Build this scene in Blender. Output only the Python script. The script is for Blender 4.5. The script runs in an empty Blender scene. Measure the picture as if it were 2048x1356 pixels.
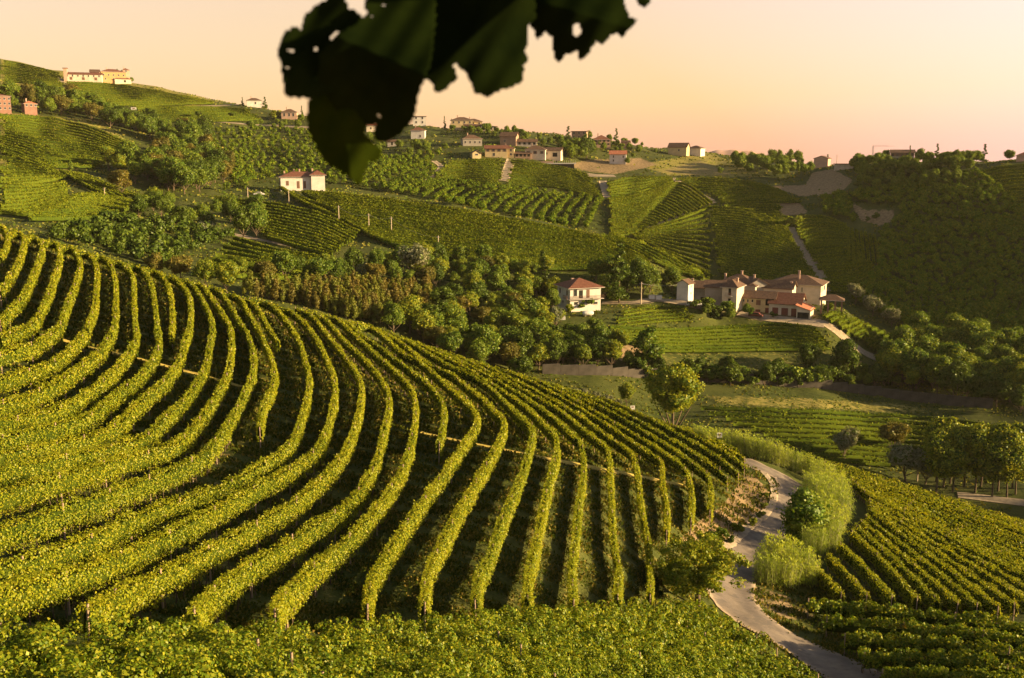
import bpy, math, random
import numpy as np
from mathutils import Vector, Matrix
random.seed(7); rng = np.random.default_rng(7)
SC = bpy.context.scene; COL = SC.collection
R = math.radians
# ---------------------------------------------------------------- camera, sky, sun, exposure
F = 1991.0; PITCH = math.atan(368/1991.0); CAMZ = 60.0
cam_d = bpy.data.cameras.new('camera'); cam = bpy.data.objects.new('camera', cam_d); COL.objects.link(cam)
cam_d.sensor_width = 36; cam_d.lens = 35.0; cam_d.clip_start = 0.05; cam_d.clip_end = 20000
cam.location = (0, 0, CAMZ); cam.rotation_euler = (R(90)-PITCH, 0, 0)
cam_d.dof.use_dof = True; cam_d.dof.focus_distance = 120; cam_d.dof.aperture_fstop = 9
SC.camera = cam
SC.view_settings.view_transform = 'Standard'; SC.view_settings.look = 'None'
SC.view_settings.exposure = 1.75; SC.view_settings.gamma = 1.0
SC.cycles.use_denoising = True
SC.cycles.max_bounces = 5; SC.cycles.diffuse_bounces = 2; SC.cycles.glossy_bounces = 1
SC.cycles.transmission_bounces = 3; SC.cycles.transparent_max_bounces = 4
SC.cycles.caustics_reflective = False; SC.cycles.caustics_refractive = False
SUN_EL = 12.0; SUN_AZ = 97.0     # azimuth clockwise from +Y: low sun on the right, a little behind the camera
sun_dir = Vector((math.sin(R(SUN_AZ))*math.cos(R(SUN_EL)), math.cos(R(SUN_AZ))*math.cos(R(SUN_EL)), math.sin(R(SUN_EL))))
sd = bpy.data.lights.new('sun', 'SUN'); sd.energy = 5.0; sd.angle = R(0.6); sd.color = (1.0, 0.74, 0.37)
so = bpy.data.objects.new('sun', sd); COL.objects.link(so); so.location = (300, -60, 200)
so.rotation_euler = sun_dir.to_track_quat('Z', 'Y').to_euler()
W = bpy.data.worlds.new('World'); SC.world = W; W.use_nodes = True
nt = W.node_tree; nt.nodes.clear(); N = nt.nodes; L = nt.links
def wn(t, **k):
    n = N.new(t)
    for a, b in k.items(): setattr(n, a, b)
    return n
def wmath(op, a, b=None, c=None):
    n = wn('ShaderNodeMath', operation=op)
    for i, v in enumerate((a, b, c)):
        if v is None: continue
        if hasattr(v, 'is_output'): L.new(v, n.inputs[i])
        else: n.inputs[i].default_value = v
    return n.outputs[0]
sky = wn('ShaderNodeTexSky', sky_type='NISHITA', sun_disc=False, sun_elevation=R(SUN_EL), sun_rotation=R(SUN_AZ), altitude=300, air_density=1.2, dust_density=3.0, ozone_density=1.0)
tc = wn('ShaderNodeTexCoord'); sep = wn('ShaderNodeSeparateXYZ'); L.new(tc.outputs['Generated'], sep.inputs[0])
nz = wn('ShaderNodeTexNoise'); nz.inputs['Scale'].default_value = 2.2; nz.inputs['Detail'].default_value = 3
mp = wn('ShaderNodeMapping'); mp.inputs['Scale'].default_value = (0.7, 0.7, 7); mp.inputs['Rotation'].default_value = (0, R(6), 0)
L.new(tc.outputs['Generated'], mp.inputs[0]); L.new(mp.outputs[0], nz.inputs['Vector'])
zz = wmath('ADD', sep.outputs[2], wmath('MULTIPLY', wmath('SUBTRACT', nz.outputs[0], 0.5), 0.035))
zz = wmath('SUBTRACT', zz, wmath('MULTIPLY', sep.outputs[0], 0.045))      # the afterglow band leans down to the right
rmp = wn('ShaderNodeValToRGB'); L.new(zz, rmp.inputs[0])
cr = rmp.color_ramp
def stops(cr, lst):
    while len(cr.elements) > 1: cr.elements.remove(cr.elements[0])
    cr.elements[0].position = lst[0][0]; cr.elements[0].color = (*lst[0][1], 1)
    for p, c in lst[1:]:
        e = cr.elements.new(p); e.color = (*c, 1)
SKY_STOPS = [(0.0, (.94, .47, .30)), (0.022, (.93, .48, .285)), (0.05, (.89, .51, .25)), (0.10, (.81, .50, .27)), (0.17, (.78, .48, .285)), (0.30, (.36, .33, .28)), (0.6, (.12, .13, .14)), (1.0, (.06, .08, .10))]
stops(cr, SKY_STOPS)
mulc = wn('ShaderNodeMix', data_type='RGBA', blend_type='ADD'); mulc.inputs[0].default_value = 1.0
L.new(rmp.outputs[0], mulc.inputs[6])
# a whiter, brighter patch of sky up on the sun's side
xr = wmath('MAXIMUM', wmath('MULTIPLY', wmath('SUBTRACT', wmath('ADD', sep.outputs[0], wmath('MULTIPLY', sep.outputs[2], 1.5)), 0.25), 0.9), 0.0)
xr = wmath('MULTIPLY', xr, wmath('MAXIMUM', wmath('SUBTRACT', 1.0, wmath('MULTIPLY', sep.outputs[2], 2.5)), 0.0))
comb = wn('ShaderNodeCombineXYZ'); L.new(wmath('MULTIPLY', xr, 0.5), comb.inputs[0]); L.new(wmath('MULTIPLY', xr, 0.55), comb.inputs[1]); L.new(wmath('MULTIPLY', xr, 1.2), comb.inputs[2])
L.new(comb.outputs[0], mulc.inputs[7])
bgs = wn('ShaderNodeBackground'); bgs.inputs[1].default_value = 0.027; L.new(sky.outputs[0], bgs.inputs[0])
bgg = wn('ShaderNodeBackground'); bgg.inputs[1].default_value = 0.283; L.new(mulc.outputs[2], bgg.inputs[0])
adds = wn('ShaderNodeAddShader'); L.new(bgs.outputs[0], adds.inputs[0]); L.new(bgg.outputs[0], adds.inputs[1])
wo = wn('ShaderNodeOutputWorld'); L.new(adds.outputs[0], wo.inputs[0])

# ---------------------------------------------------------------- pixel <-> world (photo pixels, 2048 x 1356)
CT, ST = math.cos(PITCH), math.sin(PITCH)
def ray(px, py):
    a = (np.asarray(px, float)-1024)/F; b = -(np.asarray(py, float)-678)/F
    dy = CT+b*ST; dz = -ST+b*CT
    return a/dy, dz/dy                      # lateral slope, vertical slope per metre of y
def P(px, py, Y):
    u, s = ray(px, py); return Vector((float(u)*Y, Y, float(s)*Y+CAMZ))

# ---------------------------------------------------------------- terrain
COLS = {
-400:[(9,1900),(25,1356),(31,1230),(44,960),(58,800),(95,600),(150,430),(195,470),(230,430),(280,400),(330,360),(380,300),(430,250),(520,180),(680,110),(850,60),(1100,80)],
0:[(9,1900),(26,1356),(33,1250),(48,1020),(62,860),(95,640),(155,466),(190,500),(230,455),(280,420),(330,385),(380,335),(430,292),(520,228),(680,165),(850,115),(1100,135)],
150:[(9,1900),(27,1356),(35,1250),(49,1035),(66,865),(102,640),(153,508),(188,545),(232,485),(280,440),(335,395),(385,350),(440,312),(530,250),(660,192),(800,148),(1050,165)],
300:[(9,1900),(28,1370),(37,1258),(51,1070),(70,875),(108,655),(150,550),(185,595),(235,520),(285,462),(362,404),(405,360),(460,322),(540,275),(650,215),(780,176),(1000,200)],
500:[(9,1900),(30,1375),(40,1258),(55,1055),(76,870),(115,680),(150,610),(185,665),(225,575),(265,520),(320,462),(380,405),(440,365),(540,300),(640,245),(700,213),(950,240)],
700:[(9,1900),(32,1380),(43,1262),(57,1065),(81,875),(120,720),(160,662),(190,715),(225,625),(260,560),(320,470),(385,388),(420,392),(500,330),(580,290),(650,247),(850,275)],
900:[(9,1900),(34,1385),(46,1250),(62,1050),(88,880),(125,772),(162,728),(195,785),(228,695),(262,600),(310,510),(370,408),(415,422),(500,350),(570,290),(640,255),(850,285)],
1050:[(9,1900),(37,1390),(51,1235),(65,1060),(92,890),(128,818),(158,774),(190,835),(225,750),(262,628),(305,535),(355,435),(400,448),(490,370),(560,300),(620,264),(820,295)],
1200:[(9,1900),(42,1395),(60,1215),(75,1070),(97,932),(126,868),(152,818),(185,870),(222,775),(268,632),(300,560),(340,468),(390,480),(470,400),(560,325),(640,282),(820,310)],
1350:[(9,1900),(48,1395),(70,1215),(85,1090),(103,980),(122,920),(143,876),(175,915),(215,830),(250,722),(284,622),(328,522),(375,542),(450,430),(560,335),(660,300),(850,322)],
1500:[(9,1900),(56,1400),(76,1225),(95,1110),(112,1010),(130,924),(146,895),(180,940),(215,832),(250,748),(283,655),(305,608),(350,600),(430,450),(540,350),(640,312),(850,328)],
1650:[(9,1900),(62,1375),(76,1260),(92,1145),(115,1030),(132,972),(148,938),(180,950),(215,850),(250,772),(280,672),(300,640),(345,600),(410,470),(480,375),(560,332),(800,338)],
1800:[(9,1900),(60,1385),(75,1265),(92,1155),(112,1065),(128,1015),(142,985),(172,1000),(210,892),(245,803),(275,738),(300,682),(340,602),(390,490),(440,390),(500,325),(700,335)],
2048:[(9,1900),(56,1390),(70,1285),(86,1205),(103,1135),(118,1090),(132,1066),(160,1070),(195,935),(230,835),(262,748),(290,672),(325,590),(365,480),(405,390),(455,326),(650,335)],
2450:[(9,1900),(52,1390),(65,1300),(80,1240),(96,1180),(110,1150),(125,1135),(150,1130),(180,1020),(215,900),(245,800),(270,700),(300,610),(340,500),(380,420),(420,350),(600,348)],
}
# outside the frame on the right: an unseen hill added to shade the valley; heights in metres above its floor at x = 330 and beyond
SHADE_HILL_H = [(9,30),(25,25),(40,22),(52,20),(62,18),(75,18),(90,24),(115,36),(140,46),(165,38),(190,40),(220,41),(260,45),(300,56),(350,70),(400,76),(560,80)]
def pchip(x, y, xi):
    x = np.asarray(x, float); y = np.asarray(y, float); h = np.diff(x); d = np.diff(y)/h
    m = np.zeros_like(y)
    w1 = 2*h[1:]+h[:-1]; w2 = h[1:]+2*h[:-1]; ok = d[:-1]*d[1:] > 0
    den = np.where(ok, w1/np.where(ok, d[:-1], 1)+w2/np.where(ok, d[1:], 1), 1)
    m[1:-1] = np.where(ok, (w1+w2)/den, 0); m[0] = d[0]; m[-1] = d[-1]
    xi = np.clip(xi, x[0], x[-1]); k = np.clip(np.searchsorted(x, xi)-1, 0, len(x)-2)
    t = (xi-x[k])/h[k]; hh = h[k]
    return (2*t**3-3*t*t+1)*y[k]+(t**3-2*t*t+t)*hh*m[k]+(-2*t**3+3*t*t)*y[k+1]+(t**3-t*t)*hh*m[k+1]
NU, NV = 760, 900
UG = np.concatenate([np.linspace(-1.0, -0.56, 50, endpoint=False), np.linspace(-0.56, 0.56, NU-180, endpoint=False), np.linspace(0.56, 2.6, 130)]); VG = np.linspace(math.log(9.5), math.log(2800), NV)
def build_grid():
    cols = sorted(COLS); K = 17
    Vk = np.zeros((K+1, NU)); Sk = np.zeros((K+1, NU))
    for k in range(K):
        us, vs, ss = [], [], []
        for c in cols:
            Y, py = COLS[c][k]; u, s = ray(c, py); us.append(float(u)); vs.append(math.log(Y)); ss.append(float(s))
        Y, hz = SHADE_HILL_H[k]
        for uu in (min(2.3, max(.85, 330/Y)), 2.6): us.append(uu); vs.append(math.log(Y)); ss.append((hz-CAMZ)/Y)
        Vk[k] = pchip(us, vs, UG); Sk[k] = pchip(us, ss, UG)
    Vk[K] = math.log(2900); Sk[K] = -0.012-0.006*UG
    g = np.zeros((NV, NU))
    for i in range(NU): g[:, i] = pchip(Vk[:, i], Sk[:, i], VG)
    return g
SG = build_grid()
def smooth(a, n):
    for _ in range(n):
        a = np.pad(a, 1, mode='edge'); a = (a[1:-1, 1:-1]*4+a[:-2, 1:-1]+a[2:, 1:-1]+a[1:-1, :-2]+a[1:-1, 2:])/8
    return a
_n = rng.standard_normal((46, 40))
def upn(n, sh):
    yy = np.linspace(0, n.shape[0]-1.001, sh[0]); xx = np.linspace(0, n.shape[1]-1.001, sh[1])
    y0 = yy.astype(int); x0 = xx.astype(int); fy = (yy-y0)[:, None]; fx = (xx-x0)[None, :]
    fy = fy*fy*(3-2*fy); fx = fx*fx*(3-2*fx)
    return (n[y0][:, x0]*(1-fy)*(1-fx)+n[y0+1][:, x0]*fy*(1-fx)+n[y0][:, x0+1]*(1-fy)*fx+n[y0+1][:, x0+1]*fy*fx)
SG = smooth(SG, 10)
amp = np.interp(VG, [math.log(9), math.log(170), math.log(260), math.log(900)], [0.00, 0.0003, 0.0010, 0.0012])[:, None]
SG = SG+upn(_n, SG.shape)*amp+upn(rng.standard_normal((110, 100)), SG.shape)*amp*0.4
# building pads: (photo x, photo y of the base, depth, radius) - the ground is brought level with each base
PADS = [(1378,597,285,5),(1400,604,300,7),(1450,616,292,7),(1470,621,290,6),(1500,625,288,6),(1545,628,288,7),(1590,636,285,7),(1625,641,281,6),(1560,616,300,8),(1610,614,303,9),(1640,616,290,7),(1162,622,272,9),(590,382,420,12)]
def apply_pads():
    U, V = np.meshgrid(UG, VG); Y = np.exp(V); X = U*Y; num = np.zeros_like(X); den = np.zeros_like(X)+1e-9; mxw = np.zeros_like(X)
    for px, py, Yp, r in PADS:
        u, s_ = ray(px, py); d = ((X-float(u)*Yp)**2+(Y-Yp-3)**2)/(r*r*2.2); w_ = np.exp(-d); num += w_*(float(s_)*Yp); den += w_; mxw = np.maximum(mxw, np.exp(-(d/1.6)**2))
    Z = SG*Y; zt = num/den; return (Z+(zt-Z)*mxw)/Y
SG = apply_pads()
def S_at(u, v):
    fu = np.clip(np.interp(np.asarray(u), UG, np.arange(NU)), 0, NU-1.001); fv = np.clip((np.asarray(v)-VG[0])/(VG[1]-VG[0]), 0, NV-1.001)
    i = fu.astype(int); j = fv.astype(int); a = fu-i; b = fv-j
    return SG[j, i]*(1-a)*(1-b)+SG[j, i+1]*a*(1-b)+SG[j+1, i]*(1-a)*b+SG[j+1, i+1]*a*b
def H(x, y):
    y = np.maximum(np.asarray(y, float), 9.6); return S_at(np.asarray(x)/y, np.log(y))*y+CAMZ
YG = np.exp(VG)
def hit(px, py, h=0.0, y0=10, y1=3000):
    """where the ray through a photo pixel meets the ground raised by h, between depths y0 and y1 (nearest approach if it misses)"""
    u, s = ray(px, py); u = float(u); s = float(s)
    fu = min(max(float(np.interp(u, UG, np.arange(NU))), 0), NU-1.001); i = int(fu); a = fu-i
    c = SG[:, i]*(1-a)+SG[:, i+1]*a+h/YG
    m = (YG >= y0) & (YG <= y1); idx = np.nonzero(m)[0]; d = c[idx]-s
    pos = np.nonzero(d >= 0)[0]
    if len(pos) == 0: k = idx[int(np.argmax(d))]; Y = YG[k]
    elif pos[0] == 0: Y = YG[idx[0]]
    else:
        j = pos[0]; t = -d[j-1]/(d[j]-d[j-1]); Y = math.exp(VG[idx[j-1]]*(1-t)+VG[idx[j]]*t)
    return np.array([u*Y, Y])
def G(px, py, y0=10, y1=3000):
    x, y = hit(px, py, 0, y0, y1); return Vector((x, y, float(H(x, y))))
def inpoly(px, py, poly):
    ins = np.zeros(px.shape, bool); n = len(poly)
    for i in range(n):
        x1, y1 = poly[i]; x2, y2 = poly[(i+1) % n]
        if y1 == y2: continue
        c = ((y1 > py) != (y2 > py)) & (px < (x2-x1)*(py-y1)/(y2-y1)+x1); ins ^= c
    return ins
def project(x, y, z):
    yc = y; zc = z-CAMZ; f = yc*CT-zc*ST; up = yc*ST+zc*CT
    return 1024+F*x/f, 678-F*up/f
# ---------------------------------------------------------------- mesh + material helpers
def mesh_np(name, verts, faces, mat=None, smooth_=False, mats=None, midx=None):
    """verts (n,3), faces (m,k) with constant k"""
    me = bpy.data.meshes.new(name); verts = np.asarray(verts, np.float32); faces = np.asarray(faces, np.int32)
    me.vertices.add(len(verts)); me.vertices.foreach_set('co', verts.ravel())
    k = faces.shape[1]; me.loops.add(faces.size); me.loops.foreach_set('vertex_index', faces.ravel())
    me.polygons.add(len(faces)); me.polygons.foreach_set('loop_start', np.arange(0, faces.size, k, dtype=np.int32))
    for m in (mats or [mat]):
        if m: me.materials.append(m)
    if midx is not None: me.polygons.foreach_set('material_index', np.asarray(midx, np.int32))
    if smooth_: me.polygons.foreach_set('use_smooth', np.ones(len(faces), bool))
    me.update(calc_edges=True); return me
def link(name, me, parent=None, loc=None):
    o = bpy.data.objects.new(name, me); COL.objects.link(o)
    if parent: o.parent = parent
    if loc is not None: o.location = loc
    return o
def tag(o, label=None, cat=None, group=None, kind=None):
    for k, v in (('label', label), ('category', cat), ('group', group), ('kind', kind)):
        if v: o[k] = v
    return o
def empty(name, loc=(0, 0, 0), rz=0.0, **k):
    o = bpy.data.objects.new(name, None); COL.objects.link(o); o.location = loc; o.rotation_euler.z = rz
    o.empty_display_size = 0.3
    return tag(o, **k)
def mat(name):
    m = bpy.data.materials.new(name); m.use_nodes = True; m.node_tree.nodes.clear(); return m
class NB:
    def __init__(s, m): s.t = m.node_tree
    def n(s, t, **k):
        x = s.t.nodes.new(t)
        for a, b in k.items(): setattr(x, a, b)
        return x
    def l(s, a, b): s.t.links.new(a, b)
    def noise(s, scale, detail=3, vec=None, rough=0.6, coord='Object'):
        x = s.n('ShaderNodeTexNoise'); x.inputs['Scale'].default_value = scale; x.inputs['Detail'].default_value = detail; x.inputs['Roughness'].default_value = rough
        if vec is None:
            g = s.n('ShaderNodeNewGeometry'); vec = g.outputs['Position'] if coord == 'World' else s.n('ShaderNodeTexCoord').outputs[coord]
        s.l(vec, x.inputs['Vector']); return x.outputs[0]
    def ramp(s, fac, lst):
        x = s.n('ShaderNodeValToRGB'); s.l(fac, x.inputs[0]); stops(x.color_ramp, lst); return x.outputs[0]
    def mix(s, f, a, b, mode='MIX'):
        x = s.n('ShaderNodeMix', data_type='RGBA', blend_type=mode)
        for i, v in ((0, f), (6, a), (7, b)):
            if hasattr(v, 'is_output'): s.l(v, x.inputs[i])
            elif i == 0: x.inputs[0].default_value = v
            else: x.inputs[i].default_value = (*v, 1)
        return x.outputs[2]
    def math(s, op, a, b=None):
        x = s.n('ShaderNodeMath', operation=op)
        for i, v in enumerate((a, b)):
            if v is None: continue
            if hasattr(v, 'is_output'): s.l(v, x.inputs[i])
            else: x.inputs[i].default_value = v
        return x.outputs[0]
    def bump(s, h, strength, dist):
        x = s.n('ShaderNodeBump'); x.inputs['Strength'].default_value = strength; x.inputs['Distance'].default_value = dist; s.l(h, x.inputs['Height']); return x.outputs[0]
    def pbr(s, col, rough=0.8, normal=None, spec=0.2, metal=0.0):
        b = s.n('ShaderNodeBsdfPrincipled'); b.inputs['Roughness'].default_value = rough; b.inputs['Specular IOR Level'].default_value = spec; b.inputs['Metallic'].default_value = metal
        if hasattr(col, 'is_output'): s.l(col, b.inputs['Base Color'])
        else: b.inputs['Base Color'].default_value = (*col, 1)
        if normal is not None: s.l(normal, b.inputs['Normal'])
        return b.outputs[0]
    def out(s, sh): o = s.n('ShaderNodeOutputMaterial'); s.l(sh, o.inputs[0])
def leaf_mat(name, cols, transl=0.3, world_scale=0.08, gloss=True, var=0.35):
    """leaf colour differs from leaf to leaf, from plant to plant and in slow drifts over the ground"""
    m = mat(name); b = NB(m); g = b.n('ShaderNodeNewGeometry')
    c = b.ramp(g.outputs['Random Per Island'], [(i/(len(cols)-1)*0.96, c) for i, c in enumerate(cols)])
    n1 = b.noise(world_scale, 4, g.outputs['Position']); oi = b.n('ShaderNodeObjectInfo')
    f = b.math('ADD', b.math('MULTIPLY', n1, 1.3), b.math('MULTIPLY', oi.outputs['Random'], 0.5))
    tint = b.ramp(f, [(0.35, (1-var, 1-var*0.8, 1-var*0.5)), (0.75, (1, 1, 1)), (1.15, (1+var*0.55, 1+var*0.3, 1))])
    c = b.mix(1.0, c, tint, 'MULTIPLY')
    df = b.n('ShaderNodeBsdfDiffuse'); b.l(c, df.inputs[0]); tr = b.n('ShaderNodeBsdfTranslucent')
    b.l(b.mix(1.0, c, (1.35, 1.25, 0.5), 'MULTIPLY'), tr.inputs[0])
    mx = b.n('ShaderNodeMixShader'); mx.inputs[0].default_value = transl; b.l(df.outputs[0], mx.inputs[1]); b.l(tr.outputs[0], mx.inputs[2]); sh = mx.outputs[0]
    if gloss:
        gl = b.n('ShaderNodeBsdfGlossy'); gl.inputs['Roughness'].default_value = 0.45; gl.inputs[0].default_value = (0.8, 0.8, 0.7, 1)
        m2 = b.n('ShaderNodeMixShader'); m2.inputs[0].default_value = 0.015; b.l(sh, m2.inputs[1]); b.l(gl.outputs[0], m2.inputs[2]); sh = m2.outputs[0]
    b.out(sh); return m
def plain(name, col, rough=0.85, scale=3.0, var=0.25, bump=0.0, coord='Object', col2=None):
    m = mat(name); b = NB(m); n = b.noise(scale, 5, coord=coord)
    c2 = col2 or tuple(x*(1-var) for x in col); c1 = tuple(min(1, x*(1+var*0.5)) for x in col)
    c = b.ramp(n, [(0.3, c2), (0.7, c1)])
    b.out(b.pbr(c, rough, b.bump(n, bump, 0.05) if bump else None)); return m
M = {}
M['vine'] = leaf_mat('vine_leaves', [(.12,.155,.006), (.175,.21,.008), (.21,.235,.010), (.24,.25,.012), (.29,.265,.018)], 0.34, 0.10, var=.22)
M['vine_bushy'] = leaf_mat('bushy_vine_leaves', [(.05,.095,.006), (.09,.14,.008), (.15,.19,.011), (.25,.25,.016)], 0.30, 0.25, var=.3)
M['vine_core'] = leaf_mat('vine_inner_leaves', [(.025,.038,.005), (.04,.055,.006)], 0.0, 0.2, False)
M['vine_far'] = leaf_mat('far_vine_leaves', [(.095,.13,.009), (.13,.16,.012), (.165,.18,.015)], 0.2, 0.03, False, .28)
M['vine_farshade'] = leaf_mat('painted_shade_vine_sides', [(.04,.06,.007), (.065,.09,.010)], 0.0, 0.1, False)  # shade on the far hedge sides is put into this darker leaf colour
M['post'] = plain('weathered_post_wood', (.30, .21, .15), 0.9, 6)
M['wood_dark'] = plain('vine_trunk_bark', (.10, .07, .045), 0.9, 8)

# ---------------------------------------------------------------- ground
def terrain_mesh():
    U, V = np.meshgrid(UG, VG); Y = np.exp(V); X = U*Y; Z = SG*Y+CAMZ
    verts = np.stack([X, Y, Z], -1).reshape(-1, 3)
    j, i = np.meshgrid(np.arange(NV-1), np.arange(NU-1), indexing='ij'); a = (j*NU+i).ravel()
    faces = np.stack([a, a+1, a+NU+1, a+NU], -1)
    PX, PY = project(X, Y, Z)
    zone = np.zeros((NV*NU, 4), np.float32); zone[:, 3] = 1
    px, py, yy = PX.ravel(), PY.ravel(), Y.ravel()
    for ch, val, y0, y1, poly in ZONES:
        m = inpoly(px, py, poly) & (yy > y0) & (yy < y1); zone[m, ch] = val
    z3 = zone.reshape(NV, NU, 4)
    for c in range(3): z3[..., c] = smooth(z3[..., c], 2)
    me = mesh_np('ground', verts, faces, M['ground'], True)
    at = me.attributes.new('zone', 'FLOAT_COLOR', 'POINT'); at.data.foreach_set('color', z3.reshape(-1, 4).ravel())
    o = link('ground', me); tag(o, kind='structure'); return o
# zone channels: 0 bare tan earth / gravel, 1 dry yellow grass, 2 dark tilled shade-grass
ZONES = [
 (1, .30, 20, 175, [(0,440),(300,530),(700,645),(1100,770),(1490,900),(1500,1000),(1420,1070),(1400,1200),(700,1260),(0,1260)]),
 (0, .30, 20, 175, [(0,880),(500,900),(640,880),(700,1000),(500,1240),(0,1240)]),
 (0, .9, 80, 160, [(1440,1015),(1500,940),(1540,985),(1530,1030),(1460,1075),(1400,1090),(1360,1080),(1400,1040)]),
 (1, .9, 80, 160, [(1500,950),(1540,985),(1530,1030),(1440,1090),(1430,1060),(1500,1010)]),
 (0, .55, 60, 110, [(1490,1165),(1600,1200),(1640,1240),(1560,1240),(1500,1190)]),
 (0, .8, 240, 290, [(1200,680),(1290,695),(1300,735),(1240,720)]),
 (1, .34, 240, 290, [(1290,690),(1660,695),(1740,735),(1500,745),(1330,735)]),
 (1, .55, 205, 245, [(1400,790),(1600,795),(1800,805),(1900,830),(1700,822),(1450,812)]),
 (1, .75, 380, 900, [(0,225),(200,240),(280,300),(200,330),(0,370)]),
 (1, .6, 500, 1200, [(0,110),(450,200),(400,215),(150,200),(0,190)]),
 (0, .62, 420, 620, [(1120,330),(1180,345),(1230,350),(1320,330),(1280,315),(1180,318)]),
 (1, .9, 430, 700, [(1270,330),(1420,305),(1500,340),(1540,355),(1460,352),(1340,350)]),
 (0, .45, 430, 700, [(1300,345),(1400,320),(1470,350),(1380,352)]),
 (0, 1., 400, 620, [(1625,345),(1665,338),(1705,360),(1680,388),(1600,392),(1540,372),(1610,370)]),
 (0, .85, 360, 520, [(1560,400),(1600,405),(1615,425),(1575,432),(1545,420)]),
 (0, .9, 330, 520, [(1700,402),(1730,420),(1790,420),(1780,448),(1760,452),(1720,440)]),
 (0, .5, 300, 420, [(1660,575),(1690,520),(1760,540),(1730,590),(1690,590)]),
 (0, .45, 260, 320, [(1350,600),(1640,620),(1650,655),(1500,645),(1400,620)]),
]
m = mat('hill_ground'); b = NB(m); at = b.n('ShaderNodeAttribute', attribute_name='zone'); sp = b.n('ShaderNodeSeparateColor'); b.l(at.outputs['Color'], sp.inputs[0])
n1 = b.noise(0.05, 6, coord='World'); n2 = b.noise(0.9, 5, coord='World'); n3 = b.noise(6.0, 4, coord='World')
gr = b.ramp(n2, [(0.3, (.030,.045,.009)), (0.55, (.060,.075,.014)), (0.8, (.10,.105,.025))])
gr = b.mix(1.0, gr, b.ramp(b.noise(0.35, 6, coord='World'), [(0.35, (.6,.65,.6)), (0.65, (1.25,1.2,1.1))]), 'MULTIPLY')
gr = b.mix(b.ramp(n1, [(0.4, (0,0,0)), (0.7, (1,1,1))]), gr, (.085,.09,.02), 'MIX')
soil = b.ramp(n2, [(0.3, (.16,.105,.055)), (0.7, (.34,.235,.125))]); dry = b.ramp(n2, [(0.25, (.10,.11,.02)), (0.5, (.22,.19,.04)), (0.75, (.34,.26,.09))])
def edge(ch, lo=.35, hi=.6):
    v = b.math('ADD', sp.outputs[ch], b.math('MULTIPLY', b.math('SUBTRACT', n2, 0.5), 0.9)); return b.ramp(v, [(lo, (0,0,0)), (hi, (1,1,1))])
c = b.mix(edge(1), gr, dry); c = b.mix(edge(0), c, soil)
c = b.mix(1.0, c, b.ramp(n3, [(0.3, (.65,.65,.65)), (0.7, (1.15,1.15,1.15))]), 'MULTIPLY')
b.out(b.pbr(c, 0.95, b.bump(n3, 0.6, 0.12), 0.1)); M['ground'] = m
ground = terrain_mesh()
tag(ground, label='grassy and earthy hillsides sloping down into the valley')

# ---------------------------------------------------------------- vine rows
def smooth_line(p, it=2):
    p = np.asarray(p, float)
    for _ in range(it):
        q = p.copy(); q[1:-1] = (p[:-2]+2*p[1:-1]+p[2:])/4; p = q
    return p
def dense(pts, n=None, step=None):
    pts = np.asarray(pts, float); d = np.r_[0, np.cumsum(np.hypot(*np.diff(pts, axis=0).T))]
    n = n or max(2, int(d[-1]/step)+1); t = np.linspace(0, d[-1], n)
    return np.stack([np.interp(t, d, pts[:, 0]), np.interp(t, d, pts[:, 1])], -1)
def catmull(pts, n):
    pts = np.asarray(pts, float)
    d = np.r_[0, np.cumsum(np.hypot(*np.diff(pts, axis=0).T)**0.5)]
    t = np.linspace(0, d[-1], n)
    if len(pts) < 3: return np.stack([np.interp(t, d, pts[:, k]) for k in (0, 1)], -1)
    return np.stack([pchip(d, pts[:, k], t) for k in (0, 1)], -1)
def row_world(img, h, y0, y1, step=0.6, n=90, sm=4):
    """a row traced in the photo along its crest, dropped on to the ground; returns plan points"""
    q = catmull(img, n); w = np.array([hit(a, c, h, y0, y1) for a, c in q])
    w = smooth_line(w, sm); return dense(w, step=step)
def frame_of(w):
    t = np.gradient(w, axis=0); t /= np.maximum(np.hypot(t[:, 0], t[:, 1]), 1e-6)[:, None]
    return t, np.stack([t[:, 1], -t[:, 0]], -1)
def noise1(n, scale, amp):
    k = max(4, int(n/scale)+3); r = rng.standard_normal(k); return np.interp(np.linspace(0, k-1.01, n), np.arange(k), r)*amp
def hedge(w, h0, h1, hw, step, nr=0.12):
    """bumpy inner hedge as an open-ended tube"""
    n = len(w); t, s = frame_of(w); z = H(w[:, 0], w[:, 1])
    prof = np.array([(-.75, 0), (-1, .35), (-.95, .7), (-.5, 1), (.5, 1), (.95, .7), (1, .35), (.75, 0)])
    k = len(prof); amp = 1+noise1(n, 3, .12)
    V = np.zeros((n, k, 3))
    for j, (a, c) in enumerate(prof):
        off = a*hw*amp+rng.normal(0, nr*hw*1.2, n); up = h0+(h1-h0)*c*(1+noise1(n, 2, .05))+rng.normal(0, nr*0.4*(h1-h0), n)*(0.3+c)
        V[:, j, 0] = w[:, 0]+s[:, 0]*off; V[:, j, 1] = w[:, 1]+s[:, 1]*off; V[:, j, 2] = z+up
    V = V.reshape(-1, 3); i, j = np.meshgrid(np.arange(n-1), np.arange(k), indexing='ij')
    a = (i*k+j).ravel(); b_ = (i*k+(j+1) % k).ravel()
    Fq = np.stack([a, b_, b_+k, a+k], -1)
    e0 = [[0, 1, 2, 3], [0, 3, 4, 7], [4, 5, 6, 7]]; e1 = [[x+(n-1)*k for x in f[::-1]] for f in e0]
    return V, np.vstack([Fq, e0, e1])
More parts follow.
